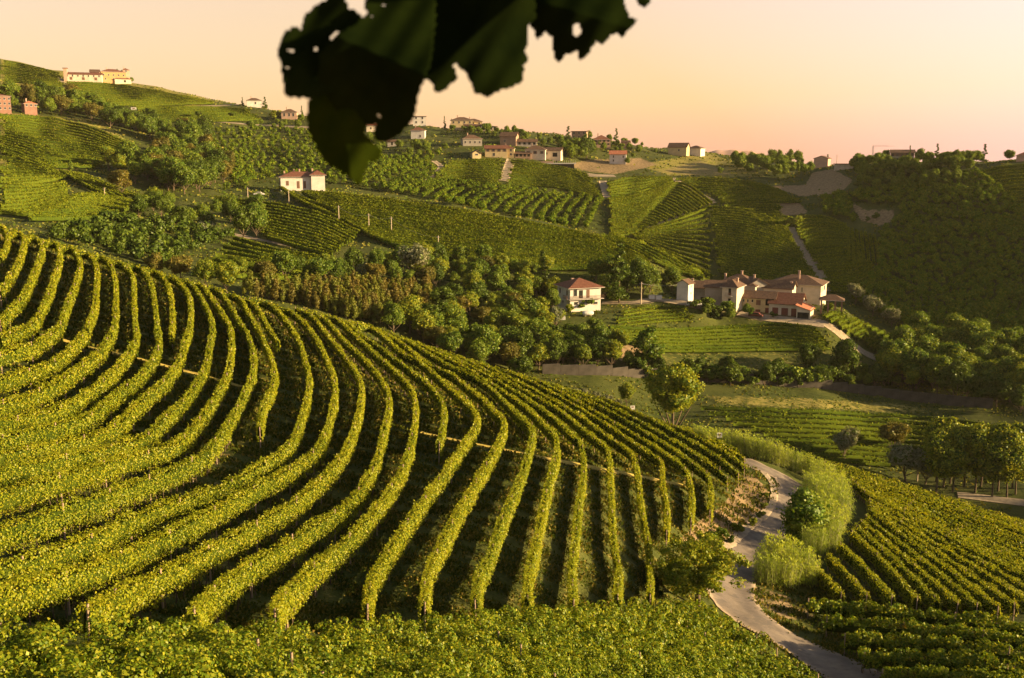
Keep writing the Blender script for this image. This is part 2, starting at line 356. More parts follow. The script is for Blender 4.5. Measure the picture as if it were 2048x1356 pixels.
def leaf_quads(pos, nrm, size, jit=0.6):
    """one small pointed quad per leaf at pos, facing roughly nrm"""
    n = len(pos); nrm = nrm+rng.normal(0, jit, (n, 3)); nrm /= np.linalg.norm(nrm, axis=1)[:, None]
    r = rng.normal(0, 1, (n, 3)); a = np.cross(nrm, r); a /= np.linalg.norm(a, axis=1)[:, None]; c = np.cross(nrm, a)
    sz = (size*(0.65+0.7*rng.random(n)))[:, None] if np.ndim(size) else (size*(0.65+0.7*rng.random((n, 1))))
    v = np.stack([pos-a*sz*.6, pos-c*sz*.5+a*sz*.08+nrm*sz*.1, pos+a*sz*.6, pos+c*sz*.5+a*sz*.08+nrm*sz*.1], 1)
    return v.reshape(-1, 3), np.arange(n*4).reshape(-1, 4)
def tube(pts, rad, k=5):
    """tapered tube along 3-D points"""
    pts = np.asarray(pts, float); n = len(pts); rad = np.broadcast_to(rad, n); V = []
    for i in range(n):
        t = pts[min(i+1, n-1)]-pts[max(i-1, 0)]; t = t/max(np.linalg.norm(t), 1e-9)
        a = np.cross(t, (0, 0, 1) if abs(t[2]) < .9 else (1, 0, 0)); a /= np.linalg.norm(a); c = np.cross(t, a)
        ang = np.arange(k)*2*math.pi/k
        V.append(pts[i]+rad[i]*(np.cos(ang)[:, None]*a+np.sin(ang)[:, None]*c))
    V = np.vstack(V); i, j = np.meshgrid(np.arange(n-1), np.arange(k), indexing='ij'); a = (i*k+j).ravel(); b_ = (i*k+(j+1) % k).ravel()
    Fq = np.stack([a, b_, b_+k, a+k], -1)
    cap = [[(n-1)*k, (n-1)*k+1, (n-1)*k+2, (n-1)*k+(3 % k)]] if k >= 4 else [[0, 1, 2, 2]]
    return V, np.vstack([Fq, cap])
def joinm(parts):
    Vs, Fs, o = [], [], 0
    for v, f in parts: Vs.append(v); Fs.append(np.asarray(f)+o); o += len(v)
    return np.vstack(Vs), np.vstack(Fs)
PATHS = [[(842,866),(900,879),(960,891),(1020,903),(1090,918),(1160,931),(1230,945),(1300,958),(1368,972)], [(20,668),(90,672),(155,690),(220,706),(290,722),(350,738),(420,756),(485,775)]]
PW = [dense(smooth_line(np.array([hit(a, c, 0, 50, 140) for a, c in catmull(p, 80)]), 3), step=.35) for p in PATHS]
def gapd(x, y):
    d = np.full(x.shape, 9.)
    for p in PW: d = np.minimum(d, np.hypot(x[:, None]-p[None, :, 0], y[:, None]-p[None, :, 1]).min(1))
    return d
ROWS = []      # dicts collected here, linked by build_rows once all are known
def add_row(w, label, group, detail, h0=0.5, h1=1.85, hw=0.26, posts=0, lab_cat='vine row', bushy=1.0, shag=0.0, sparse=1.0, gaps=False):
    if len(w) < 3: return
    c = w[len(w)//2]; L_ = len(w)*np.hypot(*(w[1]-w[0])); ymid = np.mean(w[:, 1])
    ROWS.append(dict(w=w, label=label, group=group, detail=detail, h0=h0, h1=h1, hw=hw, posts=posts, cat=lab_cat, size=L_/ymid, y=ymid, bushy=bushy, shag=shag, sparse=sparse, gaps=gaps))
def row_geom(r):
    w = r['w']; n = len(w); h0, h1, hw = r['h0'], r['h1'], r['hw']; step = float(np.hypot(*(w[1]-w[0])))
    if r['detail'] == 0:
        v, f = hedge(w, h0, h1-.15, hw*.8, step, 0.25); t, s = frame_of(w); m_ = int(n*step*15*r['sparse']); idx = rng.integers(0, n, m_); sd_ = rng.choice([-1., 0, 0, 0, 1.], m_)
        off = np.where(sd_ == 0, rng.uniform(-1, 1, m_), sd_*rng.uniform(.7, 1.1, m_))*hw; up = np.where(sd_ == 0, h1+rng.normal(0, .10, m_), h1-.1-rng.random(m_)**1.5*.8)+noise1(n, 2.5, .10)[idx]
        al = (rng.random(m_)-.5)*step; x = w[idx, 0]+s[idx, 0]*off+t[idx, 0]*al; y = w[idx, 1]+s[idx, 1]*off+t[idx, 1]*al
        lv = leaf_quads(np.stack([x, y, H(x, y)+up], -1), np.stack([s[idx, 0]*sd_, s[idx, 1]*sd_, np.where(sd_ == 0, 1., .3)], -1), .32 if r['y'] < 330 else .42)
        return [(v, f), lv]
    if r['shag']:      # rambling vines: every plant throws up rounded tufts of shoots with hollows between
        t, s = frame_of(w); core = hedge(w, h0+.1, h1-.9, hw*.3, step); nl = int(n*step*10.5); lf = []
        for _ in range(nl):
            i = rng.integers(0, n); rr = rng.uniform(.16, .42)*(1.15 if rng.random() < .2 else 1); o_ = rng.uniform(-1, 1)*hw; c = np.array([w[i, 0]+s[i, 0]*o_+t[i, 0]*rng.normal(0, .2), w[i, 1]+s[i, 1]*o_+t[i, 1]*rng.normal(0, .2), 0.]); c[2] = H(c[0], c[1])+h1-rr*.8-(abs(rng.normal(0, .34)) if rng.random() < .7 else rng.uniform(.3, 1.15))-.35*(o_/hw)**2+.12*r['shag']*math.sin(c[0]*1.9+math.sin(c[1]*1.3)*2)
            sz = float(np.clip(c[1]*.0023, .085, .2)); m_ = int(7.0*rr*rr/sz**2); d = rng.normal(0, 1, (m_, 3)); d[:, 2] = np.abs(d[:, 2])*1.1-.35; d /= np.linalg.norm(d, axis=1)[:, None]
            lf.append((c+d*rr*rng.uniform(.75, 1.12, (m_, 1)), d, np.full(m_, sz)))
        return [core, leaf_quads(np.vstack([q[0] for q in lf]), np.vstack([q[1] for q in lf])+[0, 0, .25], np.concatenate([q[2] for q in lf]), .45)]
    core = hedge(w, h0+.15, h1-.22-.35*r['shag'], hw*.56, step)
    if r['gaps']:
        cv = core[0]; g_ = gapd(cv[:, 0], cv[:, 1]) < .65; cv[g_, 2] = H(cv[g_, 0], cv[g_, 1])-.3
    t, s = frame_of(w)
    hh = h1-h0; per = 2*hh+2*hw; ym = w[:, 1]
    size = np.clip(ym*0.00150, 0.076+.012*(r['shag'] > 0), 0.26); dens = per*1.05/(size**2)*step*r['sparse']*0.8
    cnt = rng.poisson(dens); idx = np.repeat(np.arange(n), cnt); m_ = len(idx)
    if m_ == 0: return [core]
    q = rng.random(m_)*per; side = np.where(q < hh, -1, np.where(q < 2*hh, 1, 0)).astype(float)
    bul = 1+(noise1(n, 3.5, .16)+noise1(n, 1.3, .10))*r['bushy']; bul = bul[idx]; tophi = (noise1(n, 3.0, .09)+noise1(n, 1.2, .07)*(1+r['shag']))[idx]*r['bushy']
    zf = rng.random(m_); wid = np.where(zf > .75, 1-.5*(zf-.75)/.25, 1-.35*(1-zf)**2)
    off = np.where(side != 0, side*hw*bul*wid+rng.normal(0, .05*r['bushy'], m_), (rng.random(m_)*2-1)*hw*.85)
    up = np.where(side != 0, h0+hh*zf-rng.random(m_)**4*.15, h1+rng.normal(0, .05, m_)+np.abs(rng.normal(0, .07+.1*r['shag'], m_)))+tophi
    al = (rng.random(m_)-.5)*step
    x = w[idx, 0]+s[idx, 0]*off+t[idx, 0]*al; y = w[idx, 1]+s[idx, 1]*off+t[idx, 1]*al
    z = H(x, y)+up
    nr = np.stack([s[idx, 0]*side, s[idx, 1]*side, np.where(side == 0, 1.0, .35)], -1)
    if r['shag']:      # tumbling shoots: lumps and hollows over the whole canopy
        lump = np.sin(x*2.1+np.sin(y*1.7)*1.5)*np.sin(y*2.4+np.sin(x*1.3)*2)+.7*np.sin(x*4.7+y*3.1)*np.sin(y*5.3-x*2.2)
        z = z+lump*.36*r['shag']*np.where(side == 0, 1, .6); k_ = (lump > -.35)|(rng.random(m_) < .25); x, y, z, nr, idx = x[k_], y[k_], z[k_], nr[k_], idx[k_]
    if r['gaps']: k_ = gapd(x, y) > rng.uniform(.4, .75, len(x)); x, y, z, nr, idx = x[k_], y[k_], z[k_], nr[k_], idx[k_]
    lv = leaf_quads(np.stack([x, y, z], -1), nr, size[idx])
    # whips of new growth sticking out of the top and sides
    nw = int(n*step*0.35*(1+2*r['shag'])); wh = []
    if nw and r['y'] < 130:
        for _ in range(nw):
            i = rng.integers(0, n); sg = rng.choice([-1, 1]); ln = rng.uniform(.15, .42); k = rng.integers(3, 6)
            f = np.linspace(0.3, 1, k)[:, None]; b0 = np.array([w[i, 0]+s[i, 0]*hw*.6*sg, w[i, 1]+s[i, 1]*hw*.6*sg, 0]); b0[2] = H(b0[0], b0[1])+h1-rng.random()*.5
            d = np.array([s[i, 0]*sg*rng.uniform(.2, 1), s[i, 1]*sg*rng.uniform(.2, 1), rng.uniform(.2, 1)]); d /= np.linalg.norm(d)
            wh.append(b0+f*ln*d)
        wp = np.vstack(wh); lw = leaf_quads(wp, np.tile((0, 0, 1.), (len(wp), 1)), 0.10); return [core, joinm([lv, lw])]
    return [core, lv]
def posts_geom(w, every, h, r0=0.05):
    step = float(np.hypot(*(w[1]-w[0]))); out = []; k = max(1, int(every/step)); ids = list(range(0, len(w), k))
    if len(w)-1-ids[-1] > k*.4: ids.append(len(w)-1)
    for i in ids:
        x, y = w[i]; z = float(H(x, y)); lean = rng.normal(0, .03, 2)
        out.append(tube([(x, y, z-.3), (x+lean[0]*.5, y+lean[1]*.5, z+h*.5), (x+lean[0], y+lean[1], z+h)], (r0, r0, r0*.9), 6))
    return out
def trunks_geom(w, every):
    step = float(np.hypot(*(w[1]-w[0]))); out = []; k = max(1, int(every/step))
    for i in range(k//2, len(w), k):
        x, y = w[i]+rng.normal(0, .05, 2); z = float(H(x, y)); a, c = rng.normal(0, .08, 2)
        out.append(tube([(x, y, z-.1), (x+a, y+c, z+.35), (x+a*.3, y+c*.3, z+.8)], (.035, .028, .022), 4))
    return out
def build_rows(limit=300):
    rows = sorted(ROWS, key=lambda r: (-r['detail'], -r['size'])); near, rest = rows[:limit], rows[limit:]
    for r in near:
        g = row_geom(r)
        if r['detail'] == 0:
            V, Fq = joinm(g); o = link('vine_row', mesh_np('vine_row', V, Fq, mats=[M['vine_farshade'], M['vine_far']], midx=np.r_[np.zeros(len(g[0][1]), int), np.ones(len(g[1][1]), int)])); tag(o, r['label'], 'vine row', r['group']); continue
        c = r['w'][0]; base = np.array([c[0], c[1], float(H(c[0], c[1]))])
        root = empty('vine_row', base, label=r['label'], cat='vine row', group=r['group'])
        v, f = g[0]
        if len(g) > 1:
            v2, f2 = g[1]; V, Fq = joinm([g[0], g[1]]); mi = np.r_[np.zeros(len(f), int), np.ones(len(f2), int)]
        else: V, Fq, mi = v, f, np.zeros(len(f), int)
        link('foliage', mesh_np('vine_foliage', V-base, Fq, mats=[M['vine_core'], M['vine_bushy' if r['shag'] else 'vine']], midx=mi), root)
        if r['posts']:
            for v, f in posts_geom(r['w'], r['posts'], r['h1']+rng.uniform(0, .12)-.25*(r['shag'] > 0)): link('post', mesh_np('post', v-base, f, M['post']), root)
            if r['y'] < 95:
                tg = trunks_geom(r['w'], 0.95)
                if tg: v, f = joinm(tg); o = link('vine_trunks', mesh_np('vine_trunks', v-base, f, M['wood_dark']), root); o['kind'] = 'stuff'
    if rest:
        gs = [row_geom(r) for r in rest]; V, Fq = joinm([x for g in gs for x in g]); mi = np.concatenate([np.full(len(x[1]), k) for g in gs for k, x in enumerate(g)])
        o = link('distant_vine_rows', mesh_np('distant_vine_rows', V, Fq, mats=[M['vine_farshade'], M['vine_far']], midx=mi)); tag(o, 'thin distant vine rows striping the far hillside fields', 'vine rows', None, 'stuff')
    print('ROWS', len(rows), 'individual', len(near))
ORD = ['first','second','third','fourth','fifth','sixth','seventh','eighth','ninth','tenth','eleventh','twelfth','thirteenth','fourteenth','fifteenth','sixteenth','seventeenth','eighteenth','nineteenth']
TENS = ['','','twenty','thirty','forty','fifty','sixty','seventy','eighty','ninety']
TENTH = ['','','twentieth','thirtieth','fortieth','fiftieth','sixtieth','seventieth','eightieth','ninetieth']
ORDH = ['','one','two','three','four','five','six','seven','eight','nine','ten','eleven','twelve','thirteen']
def ordn(i):      # i from 0
    n = i+1
    if n < 20: return ORD[i]
    if n < 100: return TENTH[n//10] if n % 10 == 0 else TENS[n//10]+'-'+ORD[n % 10-1]
    hs = ORDH[n//100]
    return hs+' hundredth' if n % 100 == 0 else hs+' hundred and '+ordn(n % 100-1)
# the curved rows of the near hill, traced along their crests
FG = [
 [(0,449),(10,456),(16,472),(12,488),(0,510)],
 [(18,468),(32,462),(43,466),(49,476),(43,504),(30,534),(16,557),(0,579)],
 [(52,474),(66,471),(78,478),(85,492),(76,520),(64,553),(50,580),(37,600),(22,612),(10,625),(0,640)],
 [(86,482),(100,480),(115,486),(120,502),(117,526),(107,553),(100,579),(88,605),(78,625),(62,645),(40,655),(0,672)],
 [(121,492),(137,491),(153,504),(161,524),(155,550),(147,573),(137,597),(129,621),(121,645),(106,661),(80,677),(40,692),(-20,712)],
 [(155,501),(171,502),(183,510),(193,530),(195,550),(192,573),(191,601),(185,623),(177,645),(167,665),(151,681),(137,697),(115,715),(85,728),(50,740),(-20,760)],
 [(185,510),(199,509),(217,520),(227,540),(231,565),(232,589),(231,619),(229,645),(221,665),(209,685),(200,698),(180,715),(160,730),(135,748),(108,764),(72,780),(40,792),(-20,806)],
 [(217,518),(239,522),(257,536),(267,551),(268,579),(268,609),(270,639),(273,664),(267,685),(257,702),(240,724),(219,745),(199,762),(169,783),(143,803),(110,816),(60,828),(-20,840)],
 [(255,527),(273,530),(289,541),(301,559),(307,585),(311,619),(315,655),(318,681),(314,700),(303,718),(289,737),(267,758),(239,778),(209,803),(185,822),(150,835),(100,848),(50,860),(-20,874)],
 [(285,537),(301,537),(323,549),(337,569),(343,599),(345,629),(343,667)],
 [(325,547),(344,551),(368,571),(380,593),(382,621),(380,649),(372,673),(365,695),(360,712),(350,730),(338,748),(317,768),(289,792),(259,821),(238,842),(200,862),(150,875),(80,888),(-20,906)],
 [(352,554),(374,560),(394,578),(410,606),(423,634),(425,655),(419,685),(415,715),(406,739),(392,765),(376,787),(345,818),(320,840),(300,862),(250,882),(141,905),(60,922),(-20,938)],
 [(380,562),(400,566),(419,586),(435,610),(451,634),(463,659),(463,689),(459,725),(451,751),(435,781),(410,820),(385,850),(355,882),(300,900),(246,912),(175,932),(105,950),(-20,984)],
 [(407,570),(427,574),(447,588),(463,612),(479,640),(495,663),(503,685),(507,703),(507,735),(495,767),(484,793),(468,823),(448,855),(420,890),(380,918),(330,940),(281,957),(211,982),(141,1003),(70,1028),(-20,1055)],
 [(439,580),(465,586),(485,600),(495,620),(509,643),(525,671),(535,695),(545,719),(549,745),(545,769),(533,793),(522,825),(519,852)],
 [(489,596),(509,606),(523,626),(539,655),(556,680)],
 [(499,594),(525,600),(549,612),(569,634),(589,661),(603,689),(611,719),(619,749),(617,779),(609,812),(597,850),(584,880),(555,905),(510,933),(470,955),(422,975),(352,996),(264,1028),(176,1070),(88,1098),(-20,1128)],
 [(543,606),(579,618),(605,639),(627,664),(644,694),(658,725),(670,757),(670,789),(663,820),(655,852),(643,880),(610,912),(563,942),(510,970),(457,998),(387,1035),(299,1077),(200,1118),(100,1150),(-20,1182)],
 [(590,614),(612,622),(630,634),(648,658),(666,680),(684,702),(700,723),(716,747),(724,769),(722,799),(716,829),(706,860),(695,888),(673,922),(643,952),(605,985),(563,1012),(510,1042),(457,1070),(400,1100),(352,1126),(300,1147),(250,1170),(200,1197),(172,1222)],
 [(610,617),(635,627),(652,637),(670,656),(690,680),(711,698),(731,719),(753,741),(769,765),(779,789),(777,819),(769,853),(762,885),(748,930),(725,968),(700,995),(668,1022),(630,1044),(598,1063),(545,1095),(492,1128),(445,1162),(410,1190),(385,1220)],
 [(640,626),(660,631),(678,638),(696,654),(719,676),(739,694),(759,713),(779,729),(799,749),(819,769),(829,789),(832,819),(828,852),(820,890),(803,938),(780,975),(755,1010),(720,1048),(685,1080),(650,1107),(615,1138),(580,1172),(556,1200),(550,1222)],
 [(680,638),(700,646),(719,664),(739,678),(761,692),(783,710),(805,725),(825,741),(849,759),(869,779),(885,801),(889,825),(884,857),(877,884)],
 [(700,641),(724,646),(749,656),(769,670),(789,690),(809,706),(835,717),(859,737),(889,763),(911,783),(929,799),(949,819),(957,835),(945,858),(930,880),(905,917),(866,970),(821,1031),(778,1098),(742,1154),(733,1208)],
 [(715,645),(739,652),(769,664),(799,680),(825,701),(849,721),(879,735),(911,751),(939,775),(960,790),(988,819),(1010,842),(1003,868),(984,905),(954,957),(905,1038),(866,1115),(852,1154),(848,1208)],
 [(730,646),(760,654),(800,671),(850,700),(879,717),(911,735),(950,752),(975,768),(1006,796),(1030,820),(1050,839),(1066,857),(1061,885),(1050,925),(1033,970),(1003,1035),(979,1105),(956,1151),(952,1198)],
 [(760,652),(810,671),(860,697),(900,717),(940,738),(970,757),(998,774),(1026,792),(1046,806),(1070,827),(1093,851),(1113,873),(1115,900),(1102,940),(1084,1021),(1070,1091),(1056,1147),(1055,1196)],
 [(785,659),(820,673),(870,695),(920,720),(960,740),(1000,762),(1036,784),(1062,800),(1089,818),(1113,837),(1139,861),(1163,885),(1168,915),(1167,950),(1158,1003),(1151,1073),(1144,1133),(1147,1200)],
 [(830,673),(865,686),(900,702),(950,727),(990,748),(1030,768),(1069,790),(1085,798),(1113,814),(1139,833),(1165,855),(1189,873),(1217,897),(1221,929),(1222,969),(1224,1009),(1226,1055),(1230,1095),(1239,1133),(1234,1190)],
 [(880,688),(920,706),(960,724),(1000,743),(1040,763),(1080,784),(1113,801),(1141,818),(1173,837),(1199,859),(1235,883),(1266,907),(1274,930),(1277,955),(1281,989),(1287,1029),(1295,1067),(1300,1110),(1302,1160),(1300,1188)],
 [(930,702),(970,719),(1010,737),(1060,760),(1100,780),(1140,802),(1176,824),(1210,844),(1240,864),(1269,884),(1297,902),(1325,923),(1325,945),(1328,979),(1335,1015),(1333,1058)],
 [(970,713),(1020,733),(1070,755),(1120,781),(1170,808),(1210,832),(1246,853),(1279,872),(1309,890),(1345,914),(1375,941),(1381,962),(1385,989),(1382,1038)],
 [(1010,727),(1060,745),(1110,768),(1160,793),(1210,815),(1254,839),(1289,861),(1325,882),(1359,904),(1389,927),(1419,955),(1423,979),(1420,1018)],
 [(1050,738),(1100,757),(1160,784),(1220,810),(1269,834),(1309,857),(1349,880),(1389,904),(1425,929),(1455,953)],
 [(1100,754),(1140,769),(1180,784),(1240,808),(1289,829),(1329,850),(1369,873),(1409,894),(1449,921),(1477,945)],
 [(1150,769),(1190,782),(1240,801),(1290,820),(1339,843),(1379,863),(1419,884),(1459,908),(1489,931)],
 [(1190,780),(1235,796),(1280,814),(1330,837),(1369,853),(1409,872),(1459,898),(1489,914)],
 [(1240,796),(1290,813),(1340,835),(1390,858),(1440,882),(1475,899)],
]
for k, r in enumerate(FG):
    w = row_world(r, 1.85, 30, 172, step=0.45, n=120, sm=3)
    add_row(w, ordn(k)+' curving vine row of the near hill, counted from the upper left', 'curving vine rows on the near hill', 1, posts=5.5, gaps=True, hw=.235, h0=.62)
# ---------------------------------------------------------------- blocks of rows between two traced lines
def img_lerp(A, B, f, n=24):
    a = catmull(A, n); b = catmull(B, n); return a*(1-f)+b*f
def block(A, B, N, y0, y1, lab, group, detail=0, h1=1.75, hw=0.34, step=1.2, posts=0, n=24, skip=0.0, extra=None, **k):
    """N rows from line A (lowest in the photo) to line B (highest)"""
    for i in range(N):
        f = i/(N-1) if N > 1 else 0
        q = img_lerp(A, B, f, n)
        w = np.array([hit(a, c, h1, y0, y1) for a, c in q]); w = smooth_line(w, 3); w = dense(w, step=step)
        if detail == 0 and len(w) > 8:
            a = rng.integers(0, 2); b_ = len(w)-rng.integers(0, 2); w = w[a:b_]
        add_row(w, lab % ordn(i), group, detail, h1=h1, hw=hw, posts=posts, **k)
# dense canopy along the bottom of the picture
block([(-400,1480),(300,1475),(700,1470),(1100,1450),(1400,1430),(1620,1420),(1760,1420)], [(-400,1246),(200,1236),(420,1234),(640,1241),(820,1236),(1000,1228),(1080,1218),(1200,1214),(1300,1208),(1400,1204),(1432,1210)], 9, 18, 90,
      '%s bushy vine row up from the bottom edge of the photo, left of the road', 'bushy foreground vine rows', 1, h1=2.0, hw=0.85, step=0.45, posts=13, n=60, bushy=2.6, shag=1.6, h0=0.6)
# right of the road: bushy rows, then the ranks climbing to the right
block([(1840,1400),(1950,1390),(2130,1400)], [(1618,1192),(1700,1200),(1850,1212),(2000,1232),(2130,1245)], 7, 40, 120, '%s bushy vine row up from the lower right corner', 'bushy vine rows right of the road', 1, h1=2.0, hw=0.75, step=0.5, posts=12, n=40, bushy=2.2, shag=1.2, h0=.45)
LK = [[(1634,1133),(1657,1158),(1682,1186)], [(1704,1063),(1765,1120),(1834,1196)], [(1742,1020),(1860,1110),(1996,1212)], [(1738,990),(1860,1055),(2000,1125),(2130,1195)], [(1700,955),(1800,982),(1930,1025),(2120,1088)], [(1640,920),(1750,950),(1900,998),(2120,1066)]]
cnt_ = 0
for a, b_, nn in ((0, 1, 3), (1, 2, 4), (2, 3, 4), (3, 4, 9), (4, 5, 6)):
    for i in range(nn):
        q = img_lerp(LK[a], LK[b_], i/nn, 50); w = np.array([hit(x, y, 1.7, 45, 160) for x, y in q]); w = dense(smooth_line(w, 3), step=0.5)
        add_row(w, ordn(cnt_)+' vine row of the slope right of the cane hedge, counting uphill', 'vine rows on the slope right of the road', 1, hw=.3, h1=1.8, posts=9, sparse=.8); cnt_ += 1
w = row_world(LK[5], 1.7, 45, 160, .5); add_row(w, 'topmost vine row along the skyline edge right of the cane hedge', 'vine rows on the slope right of the road', 1, hw=.32, posts=9)
# valley field behind the road
block([(1640,915),(1700,918),(1790,926)], [(1392,812),(1550,816),(1700,822),(1850,832),(2000,850),(2060,862)], 11, 190, 250, '%s vine row up from the cane hedge in the shaded valley field', 'vine rows in the valley field', 0, n=40, hw=.2, h1=1.45, sparse=.55)
# terraces under the farm
block([(1262,694),(1380,698),(1500,696),(1668,694)], [(1212,650),(1330,655),(1450,650),(1560,645),(1632,654)], 8, 250, 300, '%s terrace vine row up from the mown strip below the farm', 'terrace vine rows below the farm', 0, n=40, hw=.2, h1=1.45, sparse=.55)
block([(1780,716),(1815,706),(1852,698)], [(1650,630),(1668,622),(1684,622)], 13, 240, 330, '%s short vine row up from the trees, right of the farm', 'short vine rows right of the farm', 0, n=16, hw=.42)
block([(1222,652),(1300,642),(1392,634)], [(1248,620),(1310,611),(1372,614)], 5, 250, 300, '%s low hedge row up on the green between the white house and farm', 'hedge rows before the farm', 0, n=20, hw=.3, h1=1.1)
# sunlit spur
block([(748,470),(800,490),(870,508),(960,522),(1080,532),(1200,532),(1300,526)], [(602,380),(700,388),(800,400),(900,414),(1000,432),(1100,450),(1190,470),(1286,512)], 36, 270, 420, '%s vine row up from the wood on the sunlit spur', 'vine rows on the sunlit spur', 0, n=50, hw=.42)
block([(1185,466),(1250,487),(1320,522),(1400,552)], [(1232,470),(1300,488),(1370,520),(1424,550)], 5, 280, 420, '%s vine row on the far edge of the sunlit spur', 'vine rows along the spur edge', 0, n=30, hw=.5)
block([(560,372),(600,398),(690,438),(748,470)], [(575,380),(610,396),(680,420),(735,455)], 2, 280, 430, '%s vine row along the track beside the sunlit spur', 'vine rows beside the spur track', 0, n=30, hw=.5)
# shaded blocks left of the spur
block([(535,470),(600,490),(660,506)], [(425,392),(540,404),(640,425),(720,462)], 13, 240, 420, '%s shaded vine row up from the pale track, below the villa', 'shaded vine rows below the villa', 0, n=30, hw=.45)
block([(400,540),(520,548),(640,552)], [(462,470),(540,492),(650,512)], 9, 215, 300, '%s shaded vine row below the pale track', 'shaded vine rows below the track', 0, n=30, hw=.45)
block([(0,438),(50,432),(140,398)], [(0,368),(60,368),(130,362)], 10, 260, 480, '%s vine row up in the shaded field at the left edge', 'vine rows in the left field', 0, n=20, hw=.45)
block([(60,432),(180,432),(290,402)], [(140,388),(190,384),(235,392)], 13, 240, 430, '%s vine row up in the striped field before the bronze tree', 'vine rows before the bronze tree', 0, n=20, hw=.4)
block([(120,338),(180,372),(215,388)], [(165,345),(230,372),(290,392)], 6, 300, 480, '%s vine row slanting down to the bronze tree', 'slanting vine rows by the bronze tree', 0, n=20, hw=.4)
# far left hills
block([(0,366),(60,362),(125,352)], [(0,304),(60,312),(120,345)], 10, 300, 560, '%s fine vine row up on the sunlit knoll at the left edge', 'fine vine rows on the left knoll', 0, n=20, hw=.5, step=2.5)
block([(0,300),(100,330),(200,330)], [(0,228),(80,232),(180,252),(255,285)], 18, 380, 640, '%s fine vine row up on the broad sunlit left slope', 'fine vine rows on the broad left slope', 0, n=24, hw=.5, step=2.5)
block([(0,158),(60,165),(130,172)], [(0,118),(60,130),(118,145)], 12, 500, 1000, '%s fine vine row up on the top left hill', 'fine vine rows on the top left hill', 0, n=24, hw=.6, step=3)
block([(165,206),(280,208),(430,204)], [(125,162),(200,165),(300,178),(420,202)], 12, 480, 1000, '%s fine vine row up below the hilltop buildings', 'fine vine rows below the hilltop buildings', 0, n=24, hw=.6, step=3)
block([(300,240),(420,240),(520,236)], [(270,212),(400,212),(500,218)], 9, 450, 900, '%s fine vine row up above the hill road', 'fine vine rows above the hill road', 0, n=24, hw=.5, step=3)
# middle hillside
block([(862,362),(930,364),(1000,366)], [(895,322),(950,318),(1006,318)], 13, 420, 640, '%s vine row up in the field under the yellow house', 'vine rows under the yellow house', 0, n=20, hw=.45, step=2)
block([(1016,366),(1110,372),(1205,396)], [(1022,318),(1100,328),(1180,348)], 14, 400, 640, '%s vine row up in the field under the terrace', 'vine rows under the terrace', 0, n=20, hw=.45, step=2)
block([(1215,395),(1280,392),(1345,360)], [(1215,366),(1270,352),(1340,352)], 8, 380, 600, '%s vine row up in the dark wedge below the pale road', 'vine rows in the dark wedge', 0, n=20, hw=.4, step=2)
block([(1222,470),(1250,466),(1275,460)], [(1216,396),(1300,382),(1360,362),(1425,404)], 24, 340, 600, '%s vine row up in the shaded field left of the slanting path', 'vine rows left of the slanting path', 0, n=24, hw=.42, step=1.6)
block([(1440,548),(1530,562),(1650,578)], [(1420,412),(1480,416),(1530,430),(1575,456)], 30, 335, 560, '%s vine row up in the big shaded field behind the farm', 'vine rows in the field behind the farm', 0, n=36, hw=.42, step=1.5)
block([(1265,470),(1330,505),(1425,545)], [(1290,458),(1350,438),(1418,412)], 12, 335, 560, '%s vine row up in the left half of the shaded field', 'vine rows in the left shaded field', 0, n=24, hw=.42, step=1.5)
block([(1565,452),(1572,450),(1580,446)], [(1445,410),(1480,406),(1560,408)], 9, 350, 560, '%s vine row up in the yellow wedge above the field', 'vine rows in the yellow wedge', 0, n=16, hw=.42, step=1.5)
block([(1662,578),(1700,582),(1730,578),(1756,548)], [(1584,440),(1600,432),(1640,430),(1690,448)], 26, 300, 500, '%s vine row up beside the pale field track', 'vine rows right of the pale field track', 0, n=24, hw=.42, step=1.5)
block([(1698,520),(1697,490),(1696,455)], [(1758,526),(1754,495),(1748,466)], 7, 300, 480, '%s upright looking vine row from the left beside the hillside orchard', 'upright vine rows by the orchard', 0, n=16, hw=.5, step=1.5)
block([(1450,402),(1510,402),(1600,400)], [(1352,356),(1420,354),(1500,362),(1560,378)], 14, 380, 620, '%s vine row up in the sunlit field below the grove', 'vine rows below the grove', 0, n=20, hw=.45, step=2)
block([(2046,422),(2060,424),(2090,430)], [(1955,342),(2000,332),(2090,325)], 16, 340, 560, '%s vine row up in the shaded field at the right edge', 'vine rows at the right edge', 0, n=20, hw=.45, step=2)

